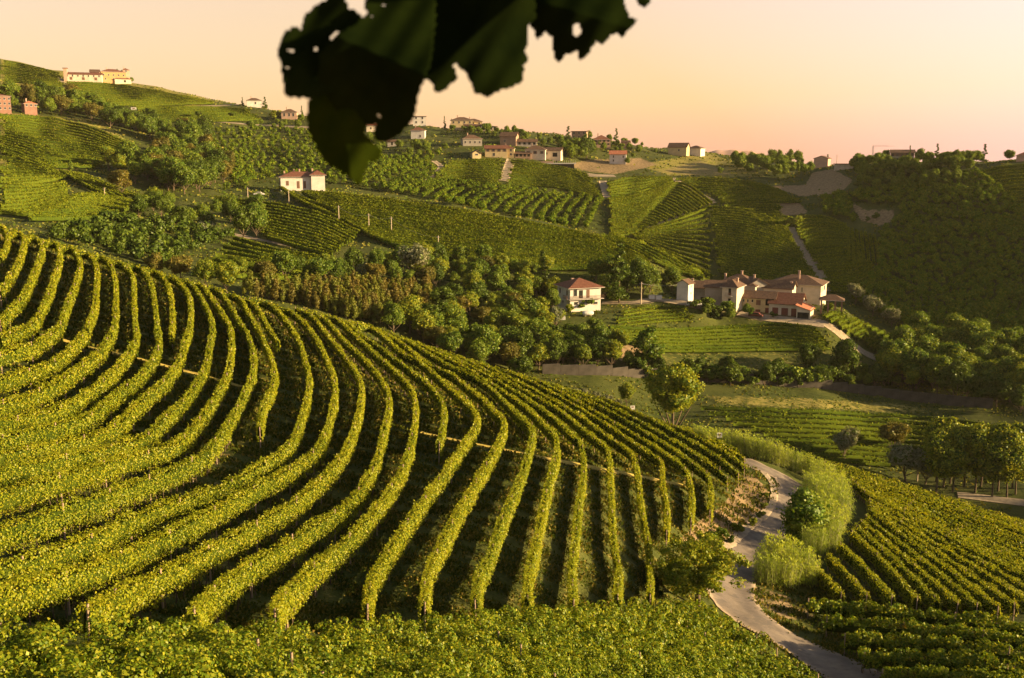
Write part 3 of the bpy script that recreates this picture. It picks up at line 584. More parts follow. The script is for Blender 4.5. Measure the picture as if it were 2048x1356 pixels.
# ---------------------------------------------------------------- road, verges, tracks, walls
STRIPS = []
def strip(name, line, width, material, y0, y1, label, h=0.05, cat=None, kind='structure', n=80, nc=5, edge=0.0, zoff=None):
    q = catmull(line, n); w = np.array([hit(a, c, 0, y0, y1) for a, c in q]); w = dense(smooth_line(w, 3), step=0.7); STRIPS.append((w, float(np.max(width))))
    t, s = frame_of(w); m_ = len(w); wd = (width if np.ndim(width) else np.full(m_, float(width))); 
    if np.ndim(width): wd = np.interp(np.linspace(0, 1, m_), np.linspace(0, 1, len(width)), width)
    V = np.zeros((m_, nc, 3)); en = rng.normal(0, 1, (m_, 2))*edge
    for j in range(nc):
        f = j/(nc-1)-.5; o = f*wd
        if j == 0: o = o-en[:, 0]
        if j == nc-1: o = o+en[:, 1]
        x = w[:, 0]+s[:, 0]*o; y = w[:, 1]+s[:, 1]*o; V[:, j] = np.stack([x, y, H(x, y)+h+(0.03 if 0 < j < nc-1 else 0)], -1)
    i, j = np.meshgrid(np.arange(m_-1), np.arange(nc-1), indexing='ij'); a = (i*nc+j).ravel()
    top = np.stack([a, a+1, a+nc+1, a+nc], -1); V = V.reshape(-1, 3)
    k0 = len(V); ed = []
    lo = V.copy(); lo[:, 2] -= 0.3
    for jj in (0, nc-1):
        ii = np.arange(m_-1)*nc+jj; ed.append(np.stack([ii, ii+nc, ii+nc+k0, ii+k0], -1))
    me = mesh_np(name, np.vstack([V, lo]), np.vstack([top]+ed), material, True); at = me.attributes.new('cross', 'FLOAT', 'POINT'); at.data.foreach_set('value', np.tile(np.linspace(0, 1, nc), 2*m_).astype(np.float32))
    o = link(name, me); tag(o, label, cat, None, kind); return o, w
m = mat('road_asphalt'); b = NB(m); n1 = b.noise(1.2, 5, coord='World'); n2 = b.noise(25, 3, coord='World'); n3 = b.noise(0.25, 4, coord='World')
c = b.ramp(n1, [(0.3, (.15,.122,.105)), (0.7, (.235,.19,.16))]); c = b.mix(1.0, c, b.ramp(n2, [(0.3, (.8,.8,.8)), (0.7, (1.1,1.1,1.1))]), 'MULTIPLY'); c = b.mix(1.0, c, b.ramp(n3, [(0.35, (.8,.8,.8)), (0.65, (1.05,1.05,1.05))]), 'MULTIPLY')
cr_ = b.n('ShaderNodeAttribute', attribute_name='cross'); xx = b.math('ADD', cr_.outputs['Fac'], b.math('MULTIPLY', b.math('SUBTRACT', n1, .5), .12))
c = b.mix(1.0, c, b.ramp(xx, [(0.0, (1.35,1.25,1.05)), (0.10, (1.1,1.07,1.0)), (0.24, (.84,.83,.83)), (0.36, (.9,.9,.9)), (0.5, (1.1,1.08,1.03)), (0.64, (.9,.9,.9)), (0.76, (.84,.83,.83)), (0.90, (1.1,1.07,1.0)), (1.0, (1.35,1.25,1.05))]), 'MULTIPLY')
pt = b.noise(.7, 2, coord='World'); c = b.mix(b.ramp(pt, [(.60, (0,0,0)), (.63, (.55,.55,.55))]), c, (.10,.085,.078))
b.out(b.pbr(c, .9, b.bump(n2, .4, .02))); M['road'] = m
M['gravel'] = plain('pale_gravel', (.30,.23,.16), .95, 1.5, .35, .5, 'World')
M['concrete'] = plain('stained_concrete', (.28,.22,.16), .9, 1.2, .35, .2, 'World')
ROAD = [(1478,917),(1500,927),(1546,946),(1580,966),(1592,993),(1574,1021),(1546,1048),(1514,1080),(1486,1112),(1464,1147),(1458,1180),(1472,1213),(1516,1246),(1576,1282),(1646,1321),(1710,1354),(1775,1385)]
road, roadw = strip('road', ROAD, 4.4, M['road'], 55, 140, 'narrow grey asphalt lane winding between the vineyards', 0.07, edge=.05, nc=11)
strip('road_gutter', [(1528,947),(1541,962),(1549,985),(1545,1008),(1530,1030),(1505,1050),(1478,1075),(1448,1100)], 0.9, M['concrete'], 55, 140, 'cracked concrete gutter along the inner side of the bend', 0.10, edge=.05)
strip('dirt_track', [(1640,642),(1665,655),(1700,685),(1740,712),(1770,722)], 3.2, M['gravel'], 240, 320, 'pale dirt track leaving the farm yard downhill', .1)
strip('farm_drive', [(1204,606),(1260,606),(1310,600),(1352,603),(1400,612),(1440,622)], 3.0, M['gravel'], 250, 320, 'pale drive leading past the white house to the farm', .12)
strip('farm_yard', [(1478,626),(1530,634),(1590,640),(1645,645)], 5.0, M['gravel'], 250, 320, 'pale gravel yard in front of the garages', .14)
strip('field_track', [(1583,455),(1596,480),(1620,520),(1645,560),(1662,582)], [2.5,3.5,4.5,5], M['gravel'], 300, 480, 'pale dirt track climbing behind the farm', .1)
strip('valley_track', [(462,468),(520,480),(580,492),(650,508)], 3.0, M['gravel'], 220, 330, 'pale track crossing the shaded vineyards', .1)
strip('hill_road', [(1100,330),(1150,345),(1190,351),(1230,352)], 6, M['gravel'], 400, 640, 'pale curved hillside road below the terrace', .1)
strip('hill_path', [(1023,318),(1015,340),(1008,362)], 5.0, M['gravel'], 400, 640, 'steep pale path between two hillside vineyards', .1)
strip('vineyard_path', [(1205,362),(1212,385),(1215,396)], 4, M['gravel'], 380, 600, 'short pale path above the shaded field', .1)
strip('upper_path', [(1345,356),(1380,378),(1425,402)], 3, M['gravel'], 380, 600, 'pale path between the shaded and sunlit fields', .1)
strip('slanting_path', [(1265,466),(1340,440),(1400,412),(1430,404)], 2.4, M['gravel'], 340, 600, 'slanting pale path dividing the shaded field', .1)
strip('valley_road', [(1915,990),(1980,998),(2060,1008)], 3, M['concrete'], 155, 200, 'thin pale lane at the foot of the plane trees', .1)
strip('upper_road', [(300,216),(420,212),(560,206),(620,208)], 4, M['gravel'], 480, 1000, 'pale road under the far left hilltop', .1)
strip('village_road', [(300,240),(430,244),(520,250),(600,254),(640,256)], 4, M['gravel'], 450, 900, 'thin pale road crossing the left hillside', .1)
strip('hilltop_track', [(112,152),(130,170),(150,190),(162,200)], 5, M['gravel'], 500, 1000, 'pale track climbing to the hilltop buildings', .1)
strip('winery_road', [(868,322),(882,334),(866,352),(850,366)], 3, M['gravel'], 400, 640, 'pale bent track left of the hillside vineyard', .1)
# grassy footpath that crosses the near rows
M['path'] = plain('trodden_grass_path', (.42,.29,.07), .95, 2.0, .4, .4, 'World', (.26,.22,.04))
strip('footpath', PATHS[0] or [(842,862),(900,876),(960,890),(1020,902),(1090,917),(1160,931),(1230,945),(1300,958),(1368,972)], 0.95, M['path'], 50, 140, 'straight lit grass path crossing the near vine rows', .08, edge=.06)
strip('footpath', PATHS[1] or [(20,668),(90,672),(155,690),(220,706),(290,722),(350,738),(420,756),(485,775)], 0.8, M['path'], 50, 140, 'lit earth path crossing the curving rows on the left', .08, edge=.06)

# ---------------------------------------------------------------- grass between the near rows and on the verges
M['grass'] = leaf_mat('grass_blades', [(.03,.05,.007), (.055,.075,.010), (.09,.095,.017), (.19,.15,.04)], .2, .25, False, .3)
def grass():
    px = rng.uniform(0, 2048, 500000); Yr = np.exp(rng.uniform(math.log(34), math.log(150), len(px))); u, _ = ray(px, 900.0); x = u*Yr; y = Yr; z = H(x, y); PX, PY = project(x, y, z)
    ok = inpoly(PX, PY, [(1455,1150),(1660,1165),(2048,1240),(2048,1400),(1500,1400)]) | inpoly(PX, PY, [(0,450),(300,540),(700,650),(1100,770),(1490,900),(1560,960),(1555,1000),(1530,1040),(1440,1110),(1420,1200),(1200,1240),(700,1270),(0,1270)])
    cl = np.sin(x*1.3+np.sin(y*.9)*2)+np.sin(y*1.9+x*.4); ok &= cl+rng.normal(0, .8, len(x)) > -.2
    x, y, z = x[ok], y[ok], z[ok]; x += rng.normal(0, .05, len(x)); rd = np.hypot(x[:, None]-roadw[None, ::4, 0], y[:, None]-roadw[None, ::4, 1]).min(1); k = rd > rng.uniform(1.85, 2.4, len(x)); x, y, z = x[k], y[k], z[k]
    k = np.concatenate([gapd(x[i:i+20000], y[i:i+20000]) for i in range(0, len(x), 20000)]) > .55; x, y, z = x[k], y[k], z[k]
    n = len(x); a = rng.uniform(0, 6.28, n); h = rng.uniform(.07, .24, n)*np.clip(y/70, .7, 1.5); w_ = h*.45; dx, dy = np.cos(a)*w_, np.sin(a)*w_; lx, ly = rng.normal(0, .06, n), rng.normal(0, .06, n)
    v = np.stack([np.stack([x-dx*.4, y-dy*.4, z-.02], -1), np.stack([x+dx*.4, y+dy*.4, z-.02], -1), np.stack([x+dx+lx, y+dy+ly, z+h*.8], -1), np.stack([x-dx*.7+lx, y-dy*.7+ly, z+h], -1)], 1).reshape(-1, 3)
    o = link('grass', mesh_np('grass', v, np.arange(n*4).reshape(-1, 4), M['grass'])); tag(o, 'tufts of green and dry grass between the near vine rows', 'grass', None, 'stuff')
grass()

def rough_grass():
    N_ = 150000; u = rng.uniform(-.53, .53, N_); Yr = np.exp(rng.uniform(math.log(165), math.log(760), N_)); x = u*Yr; y = Yr; z = H(x, y); cl = np.sin(x*.31+np.sin(y*.22)*2)+np.sin(y*.37+x*.13); ok = cl+rng.normal(0, .9, N_) > .1
    for w, wd in STRIPS:
        x0, y0 = w.min(0)-wd; x1, y1 = w.max(0)+wd; m = ok & (x > x0) & (x < x1) & (y > y0) & (y < y1); ii = np.nonzero(m)[0]
        if len(ii): ok[ii] = np.hypot(x[ii][:, None]-w[None, ::3, 0], y[ii][:, None]-w[None, ::3, 1]).min(1) > wd*.55+.5
    PX, PY = project(x, y, z)
    for ch, val, ya, yb, poly in ZONES:
        if ch == 0 and ya > 200: ok &= ~(inpoly(PX, PY, poly) & (rng.random(N_) < .93))
    x, y, z = x[ok], y[ok], z[ok]; n = len(x); a = rng.uniform(0, 6.28, n); h = rng.uniform(.12, .5, n)*np.clip(y/300, .8, 1.8); w_ = h*.9; dx, dy = np.cos(a)*w_, np.sin(a)*w_
    v = np.stack([np.stack([x-dx*.5, y-dy*.5, z-.05], -1), np.stack([x+dx*.5, y+dy*.5, z-.05], -1), np.stack([x+dx, y+dy, z+h*.7], -1), np.stack([x-dx*.8, y-dy*.8, z+h], -1)], 1).reshape(-1, 3)
    o = link('rough_grass', mesh_np('rough_grass', v, np.arange(n*4).reshape(-1, 4), M['meadow'])); tag(o, 'rough meadow grass and weeds on the valley and hillside fields', 'grass', None, 'stuff')
M['meadow'] = leaf_mat('meadow_grass', [(.035,.06,.009), (.07,.10,.014), (.12,.13,.02), (.19,.17,.04)], .15, .05, False, .3)
rough_grass()
# ---------------------------------------------------------------- buildings
def wall_mat(name, col, stain=.25):
    m = mat(name); b = NB(m); n = b.noise(.5, 6, coord='Object'); n2 = b.noise(6, 4, coord='Object')
    c = b.ramp(n, [(.3, tuple(x*(1-stain) for x in col)), (.65, col)]); c = b.mix(1.0, c, b.ramp(n2, [(.3, (.9,.9,.9)), (.7, (1.04,1.04,1.04))]), 'MULTIPLY'); b.out(b.pbr(c, .9, b.bump(n2, .3, .01))); return m
def roof_mat(name, c1, c2):
    m = mat(name); b = NB(m); g = b.n('ShaderNodeTexCoord'); w_ = b.n('ShaderNodeTexWave', wave_type='BANDS', bands_direction='X'); w_.inputs['Scale'].default_value = 1.3; w_.inputs['Distortion'].default_value = .6
    b.l(g.outputs['Object'], w_.inputs['Vector']); n = b.noise(1.6, 6, g.outputs['Object']); n2 = b.noise(12, 3, g.outputs['Object'])
    c = b.ramp(n, [(.3, c1), (.7, c2)]); c = b.mix(1.0, c, b.ramp(n2, [(.3, (.7,.7,.7)), (.7, (1.2,1.2,1.2))]), 'MULTIPLY'); b.out(b.pbr(c, .85, b.bump(w_.outputs[0], .5, .05))); return m
M['white'] = wall_mat('white_render', (.62,.56,.50)); M['cream'] = wall_mat('cream_render', (.60,.50,.38)); M['ochre'] = wall_mat('ochre_render', (.52,.40,.22)); M['pink'] = wall_mat('pink_render', (.48,.31,.23)); M['orange'] = wall_mat('orange_render', (.42,.26,.12)); M['brick'] = wall_mat('red_brick', (.25,.135,.10)); M['greywall'] = wall_mat('grey_render', (.30,.265,.23)); M['brownwall'] = wall_mat('brown_render', (.34,.22,.15)); M['stone'] = wall_mat('old_stone', (.50,.43,.35), .4); M['oldwall'] = wall_mat('weathered_concrete', (.09,.075,.06), .5)
M['roof'] = roof_mat('clay_tiles', (.12,.045,.028), (.22,.09,.055)); M['roofold'] = roof_mat('old_brown_tiles', (.075,.042,.028), (.165,.095,.060)); M['roofred'] = roof_mat('new_red_tiles', (.34,.11,.06), (.46,.18,.10))
M['trim'] = wall_mat('pale_trim', (.46,.40,.34), .1); M['shutter'] = plain('brown_shutter', (.16,.085,.055), .7, 4); M['door'] = plain('dark_red_door', (.17,.055,.040), .6, 5)
m = mat('window_glass'); b = NB(m); b.out(b.pbr((.03,.032,.035), .12, None, .6)); M['glass'] = m
M['metal'] = plain('grey_metal', (.35,.33,.31), .5, 5); M['dark'] = plain('dark_interior', (.02,.018,.015), .9, 2); M['whitep'] = plain('white_paint', (.56,.53,.49), .5, 3, .1)
class MB:
    def __init__(s): s.v = []; s.f = []
    def poly(s, pts):
        o = len(s.v); s.v += [tuple(p) for p in pts]; s.f.append(tuple(range(o, o+len(pts)))); return s
    def box(s, x0, x1, y0, y1, z0, z1):
        o = len(s.v); s.v += [(x0,y0,z0),(x1,y0,z0),(x1,y1,z0),(x0,y1,z0),(x0,y0,z1),(x1,y0,z1),(x1,y1,z1),(x0,y1,z1)]
        s.f += [tuple(o+i for i in f) for f in ((0,3,2,1),(4,5,6,7),(0,1,5,4),(1,2,6,5),(2,3,7,6),(3,0,4,7))]; return s
    def slab(s, pts, t):
        """thick panel: top polygon pts, lowered by t for the underside"""
        n = len(pts); o = len(s.v); s.v += [tuple(p) for p in pts]+[(p[0], p[1], p[2]-t) for p in pts]
        s.f.append(tuple(range(o, o+n))); s.f.append(tuple(range(o+2*n-1, o+n-1, -1)))
        for i in range(n): j = (i+1) % n; s.f.append((o+j, o+i, o+n+i, o+n+j))
        return s
    def build(s, name, m, parent=None, loc=None, rz=0, bevel=0):
        me = bpy.data.meshes.new(name); me.from_pydata(s.v, [], s.f); me.materials.append(m); me.update()
        o = link(name, me, parent, loc); o.rotation_euler.z = rz
        if bevel: md = o.modifiers.new('bevel', 'BEVEL'); md.width = bevel; md.segments = 2
        return o
def roof_build(root, kind, w, d, h, rh, ov, rm, t=.16):
    a, b_, c, e = -ov, w+ov, -ov, d+ov; zo = h-rh*ov/(min(w, d)/2)*.8; zr = h+rh; r = MB()
    if kind == 'hip':
        if w >= d: p, q = (d/2, d/2, zr), (w-d/2, d/2, zr)
        else: p, q = (w/2, w/2, zr), (w/2, d-w/2, zr)
        if w >= d: r.poly([(a,c,zo),(b_,c,zo),q,p]); r.poly([(b_,c,zo),(b_,e,zo),q]); r.poly([(b_,e,zo),(a,e,zo),p,q]); r.poly([(a,e,zo),(a,c,zo),p])
        else: r.poly([(a,c,zo),(b_,c,zo),p]); r.poly([(b_,c,zo),(b_,e,zo),q,p]); r.poly([(b_,e,zo),(a,e,zo),q]); r.poly([(a,e,zo),(a,c,zo),p,q])
        o = r.build('roof', rm, root); MB().box(a+.02, b_-.02, c+.02, e-.02, zo-t, zo-.003).build('eaves', M['trim'], o)
    elif kind == 'gable':      # ridge along the front
        r.slab([(a,c,zo),(b_,c,zo),(b_,d/2,zr),(a,d/2,zr)], t); r.slab([(a,d/2,zr+.004),(b_,d/2,zr+.004),(b_,e,zo),(a,e,zo)], t); o = r.build('roof', rm, root)
    elif kind == 'gabled':     # ridge runs back from the front
        r.slab([(a,c,zo),(w/2,c,zr),(w/2,e,zr),(a,e,zo)], t); r.slab([(w/2,c,zr+.004),(b_,c,zo),(b_,e,zo),(w/2,e,zr+.004)], t); o = r.build('roof', rm, root)
    elif kind == 'leanr':      # falls to the right
        o = r.slab([(a,c,zr),(b_,c,zo),(b_,e,zo),(a,e,zr)], t).build('roof', rm, root)
    elif kind == 'leanf':      # falls to the front
        o = r.slab([(a,c,zo),(b_,c,zo),(b_,e,zr),(a,e,zr)], t).build('roof', rm, root)
    else:
        o = r.slab([(a,c,h+.15),(b_,c,h+.15),(b_,e,h+.15),(a,e,h+.15)], .3).build('roof', rm, root)
    return o
def opening(root, w, d, face, u, z, ww, hh, kind='window'):
    """u, z: left edge and sill on the given face (F front, R right, L left)"""
    X = {'F': (lambda a, o: (a, -o)), 'R': (lambda a, o: (w+o, a)), 'L': (lambda a, o: (-o, d-a)), 'B': (lambda a, o: (w-a, d+o))}[face]
    def bx(a0, a1, o0, o1, z0, z1, name, mt, par):
        p = X(a0, o0); q = X(a1, o1); return MB().box(min(p[0], q[0]), max(p[0], q[0]), min(p[1], q[1]), max(p[1], q[1]), z0, z1).build(name, mt, par)
    if kind == 'window':
        m_ = MB(); 
        def add(a0, a1, o0, o1, z0, z1): p = X(a0, o0); q = X(a1, o1); m_.box(min(p[0], q[0]), max(p[0], q[0]), min(p[1], q[1]), max(p[1], q[1]), z0, z1)
        fw = .07
        add(u, u+fw, .005, .06, z, z+hh); add(u+ww-fw, u+ww, .005, .06, z, z+hh); add(u+fw, u+ww-fw, .005, .06, z+hh-fw, z+hh); add(u+fw, u+ww-fw, .005, .06, z, z+fw); add(u-.08, u+ww+.08, .005, .12, z-.09, z-.005)
        f = m_.build('window', M['trim'], root); bx(u+fw, u+ww-fw, .002, .025, z+fw, z+hh-fw, 'pane', M['glass'], f)
    elif kind == 'shuttered':
        f = bx(u, u+ww, .003, .03, z, z+hh, 'window', M['glass'], root)
        bx(u-ww*.45, u-.03, .003, .06, z, z+hh, 'shutter', M['shutter'], f); bx(u+ww+.03, u+ww*1.45, .003, .06, z, z+hh, 'shutter', M['shutter'], f)
    elif kind == 'closed': f = bx(u, u+ww, .003, .06, z, z+hh, 'window', M['shutter'], root)
    elif kind == 'garage':
        f = bx(u, u+ww, .003, .05, z, z+hh, 'garage_door', M['door'], root); bx(u+.03, u+ww-.03, .051, .075, z+hh*.33, z+hh*.36, 'rail', M['shutter'], f)
    elif kind == 'dark': f = bx(u, u+ww, .003, .02, z, z+hh, 'opening', M['dark'], root)
    elif kind == 'door': f = bx(u, u+ww, .003, .06, z, z+hh, 'door', M['door'], root)
    elif kind == 'balcony':
        f = bx(u, u+ww, .004, .95, z-.14, z, 'balcony', M['trim'], root); m_ = MB(); n = int(ww/.18)
        for i in range(n+1):
            p = X(u+ww*i/n, .9); m_.box(p[0]-.015, p[0]+.015, p[1]-.015, p[1]+.015, z+.002, z+.9)
        p = X(u, .87); q = X(u+ww, .93); m_.box(min(p[0], q[0]), max(p[0], q[0]), min(p[1], q[1]), max(p[1], q[1]), z+.902, z+.95); m_.build('railing', M['shutter'], f)
    return f
def house(name, label, px, py, Y, w, d, h, rz, roof='hip', rh=1.6, ov=.5, wm='white', rm='roof', op=(), chim=(), anchor='L', cat='house', group=None, found=3.0, wallname='wall', z_up=0.0):
    """anchor: which front corner stands at the photo pixel (px, py) at depth Y"""
    p = P(px, py, Y); a = R(rz); e1 = Vector((math.cos(a), math.sin(a), 0)); e2 = Vector((-math.sin(a), math.cos(a), 0))
    o = p if anchor == 'L' else p-e1*w; o = o+Vector((0, 0, z_up))
    root = empty(name, o, a, label=label, cat=cat, group=group)
    if 'farm' in name or 'barn' in name or 'garage' in name or 'villa' in name: print(name, 'above ground', [round(float(o.z-H(*(o+e1*q*w+e2*t_*d)[:2])), 1) for q, t_ in ((0, 0), (1, 0), (0, 1), (1, 1))])
    b_ = MB(); b_.box(0, w, 0, d, -found, h)
    if roof == 'gable': b_.poly([(w,0,h),(w,d,h),(w,d/2,h+rh-.16)]); b_.poly([(0,d,h),(0,0,h),(0,d/2,h+rh-.16)])
    if roof == 'gabled': b_.poly([(0,0,h),(w,0,h),(w/2,0,h+rh-.16)]); b_.poly([(w,d,h),(0,d,h),(w/2,d,h+rh-.16)])
    if roof == 'leanr': b_.poly([(0,0,h),(w,0,h),(0,0,h+rh-.2)]); b_.poly([(w,d,h),(0,d,h),(0,d,h+rh-.2)])
    if roof == 'leanf': b_.poly([(w,0,h),(w,d,h),(w,d,h+rh-.2)]); b_.poly([(0,d,h),(0,0,h),(0,d,h+rh-.2)])
    b_.build(wallname, M[wm], root)
    ro = roof_build(root, roof, w, d, h, rh, ov, M[rm])
    for it in op: opening(root, w, d, *it)
    for (cx, cy, ch) in chim:
        c_ = MB().box(cx-.28, cx+.28, cy-.28, cy+.28, h-.2, h+ch); c_.box(cx-.38, cx+.38, cy-.38, cy+.38, h+ch+.003, h+ch+.12); c_.build('chimney', M['pink'], ro)
    return root
# white house above the near wood
house('white_house', 'two storey white house with red hip roof standing alone among trees', 1140, 622, 270, 9.2, 9.0, 6.6, 20, 'hip', 1.9, .9, 'white', 'roof',
 op=[('F',1.0,4.0,1.1,2.0,'window'),('F',2.6,3.4,1.2,2.2,'dark'),('F',4.9,3.4,.9,2.3,'closed'),('F',1.2,1.6,1.1,.8,'dark'),('F',7.0,1.5,1.3,.7,'window'),('L',1.4,4.0,1.0,1.5,'window'),('L',6.4,4.0,1.0,1.5,'window'),('L',3.6,1.6,.9,.8,'window'),('F',-.6,3.2,10.4,2.2,'balcony'),('L',6.0,3.2,3.3,2.2,'balcony')], chim=[(3,5.5,1.6)])
# farm cluster, back to front
FX = -26
house('farmhouse', 'large old farmhouse with brown hip roof at the back of the farm', 1428, 607, 306, 12.5, 11, 6.3, FX, 'hip', 2.7, .6, 'stone', 'roofold', chim=[(2.0,5,2.6),(7.0,5.5,3.6),(11.2,4,2.8)], op=[('F',1.5,3.6,1.1,1.5,'dark'),('F',4.2,3.6,1.1,1.5,'window')])
house('farm_wing', 'long low left wing of the farm under old brown tiles', 1372, 602, 304, 10.2, 7, 4.4, FX+10, 'gable', 1.7, .6, 'stone', 'roofold', chim=[(1.5,3,2.2)], op=[('F',5.6,2.0,1.2,1.6,'dark'),('F',8.0,2.0,1.2,1.6,'dark'),('F',4.4,-.6,2.4,2.0,'dark')])
house('farm_annex', 'white small gabled annex at the left end of the farm', 1376, 597, 284, 3.6, 3.6, 4.3, -35, 'gabled', 1.1, .35, 'white', 'roofold', anchor='R', op=[('R',1.6,3.0,.5,.6,'dark'),('R',1.6,1.0,.5,.6,'dark')])
house('farm_middle_house', 'rendered farm building with one window below the main roof', 1447, 616, 293, 5.6, 7, 6.4, -14, 'gable', 1.5, .5, 'greywall', 'roofold', anchor='R', op=[('F',.8,2.0,1.0,1.4,'window'),('F',1.4,-1.2,3.2,1.8,'dark')])
house('farm_tower_house', 'narrow yellow farmhouse with two stacked balconies', 1472, 623, 288, 4.4, 7, 7.4, -30, 'hip', 1.7, .6, 'cream', 'roofold', anchor='R', op=[('F',1.9,4.6,.8,2.1,'dark'),('F',1.9,1.6,.8,2.1,'dark'),('F',1.2,4.5,2.0,2.1,'balcony'),('F',1.2,1.5,2.0,2.1,'balcony'),('F',1.8,-1.5,.9,2.0,'dark')], chim=[(3.2,4,1.9)])
house('farm_back_house', 'tall cream back house of the farm under a broad brown roof', 1640, 612, 305, 15.5, 11, 6.6, FX, 'hip', 2.2, .7, 'cream', 'roofold', anchor='R', op=[('R',1.4,4.2,1.0,1.5,'window'),('R',5.4,4.2,2.0,1.5,'window'),('R',1.0,1.4,1.2,1.4,'window'),('F',9.5,4.0,.6,1.5,'window')], chim=[(8.2,3,3.6)])
house('farm_inner_house', 'inner gabled farm building between the yellow barn and the back house', 1583, 612, 299, 9, 6, 5.4, FX, 'gable', 1.9, .5, 'cream', 'roofold', anchor='R', chim=[(8.2,2.2,1.6)])
house('farm_dovecote', 'low brown roofed link building in the middle of the farm', 1534, 608, 303, 6, 6, 6.3, 10, 'gabled', 1.7, .4, 'greywall', 'roofold', anchor='R')
house('yellow_barn', 'yellow farm barn with arched loft openings and small windows', 1548, 628, 289, 9.6, 6.4, 4.7, -22, 'gable', 1.6, .5, 'ochre', 'roofold', anchor='R', op=[('F',.4,3.1,.55,.9,'window'),('F',1.6,3.1,.55,.9,'window'),('F',2.9,3.1,.6,.9,'window'),('F',4.3,2.4,1.3,1.5,'closed'),('F',7.0,2.4,2.4,2.0,'dark'),('F',1.6,.7,.5,.8,'window'),('F',2.8,.7,.6,1.0,'door'),('F',4.2,-.2,1.4,1.3,'door'),('F',7.0,-.6,2.4,2.3,'garage')])
house('garage_building', 'cream garage building with three dark red doors', 1600, 637, 285, 9.0, 9.0, 4.2, -24, 'gable', 2.6, .45, 'cream', 'roof', anchor='R', op=[('F',1.0,-.2,1.7,3.0,'garage'),('F',3.6,-.2,1.9,3.0,'garage'),('F',6.4,-.2,1.7,3.0,'garage')])
house('open_carport', 'open carport with bright red lean-to roof at the right end of the farm', 1620, 641, 281, 3.9, 8.5, 3.0, -24, 'leanr', 1.3, .35, 'cream', 'roofred', anchor='R', op=[('F',.3,-.3,3.2,2.5,'dark')], cat='carport')
# pavilion
def pavilion():
    p = P(1640, 614, 288); root = empty('pavilion', p, R(-18), label='small brick pillared pavilion with tiled roof right of the farm', cat='pavilion')
    for x in (.3, 2.2, 4.2, 6.0):
        for y in (.3, 4.2): MB().box(x-.22, x+.22, y-.22, y+.22, -2.5, 2.2).build('pillar', M['brick'], root)
    roof_build(root, 'hip', 6.3, 4.5, 2.35, 1.2, .5, M['roofold'])
pavilion()
# villa
house('villa', 'long cream villa with red hip roofs above the sunlit spur', 562, 380, 418, 16.5, 10, 5.6, 16, 'hip', 1.9, .8, 'white', 'roof', op=[('F',2.2,1.8,1.1,1.9,'closed'),('F',6.6,.6,1.1,3.0,'closed'),('F',9.2,.6,1.1,3.0,'closed'),('F',14.0,1.4,1.2,2.6,'closed'),('L',1.0,2.0,1.1,2.0,'closed'),('L',4.0,2.0,1.1,2.0,'closed'),('L',7.2,2.0,1.1,2.0,'closed')], chim=[(6.0,6,2.6),(8.2,5,2.8),(2,6,2.0)])
house('villa_wing', 'right wing of the villa with its own hip roof', 623, 374, 420, 5.6, 9, 5.3, 16, 'hip', 1.6, .8, 'white', 'roof', chim=[(1,5,2.2)])
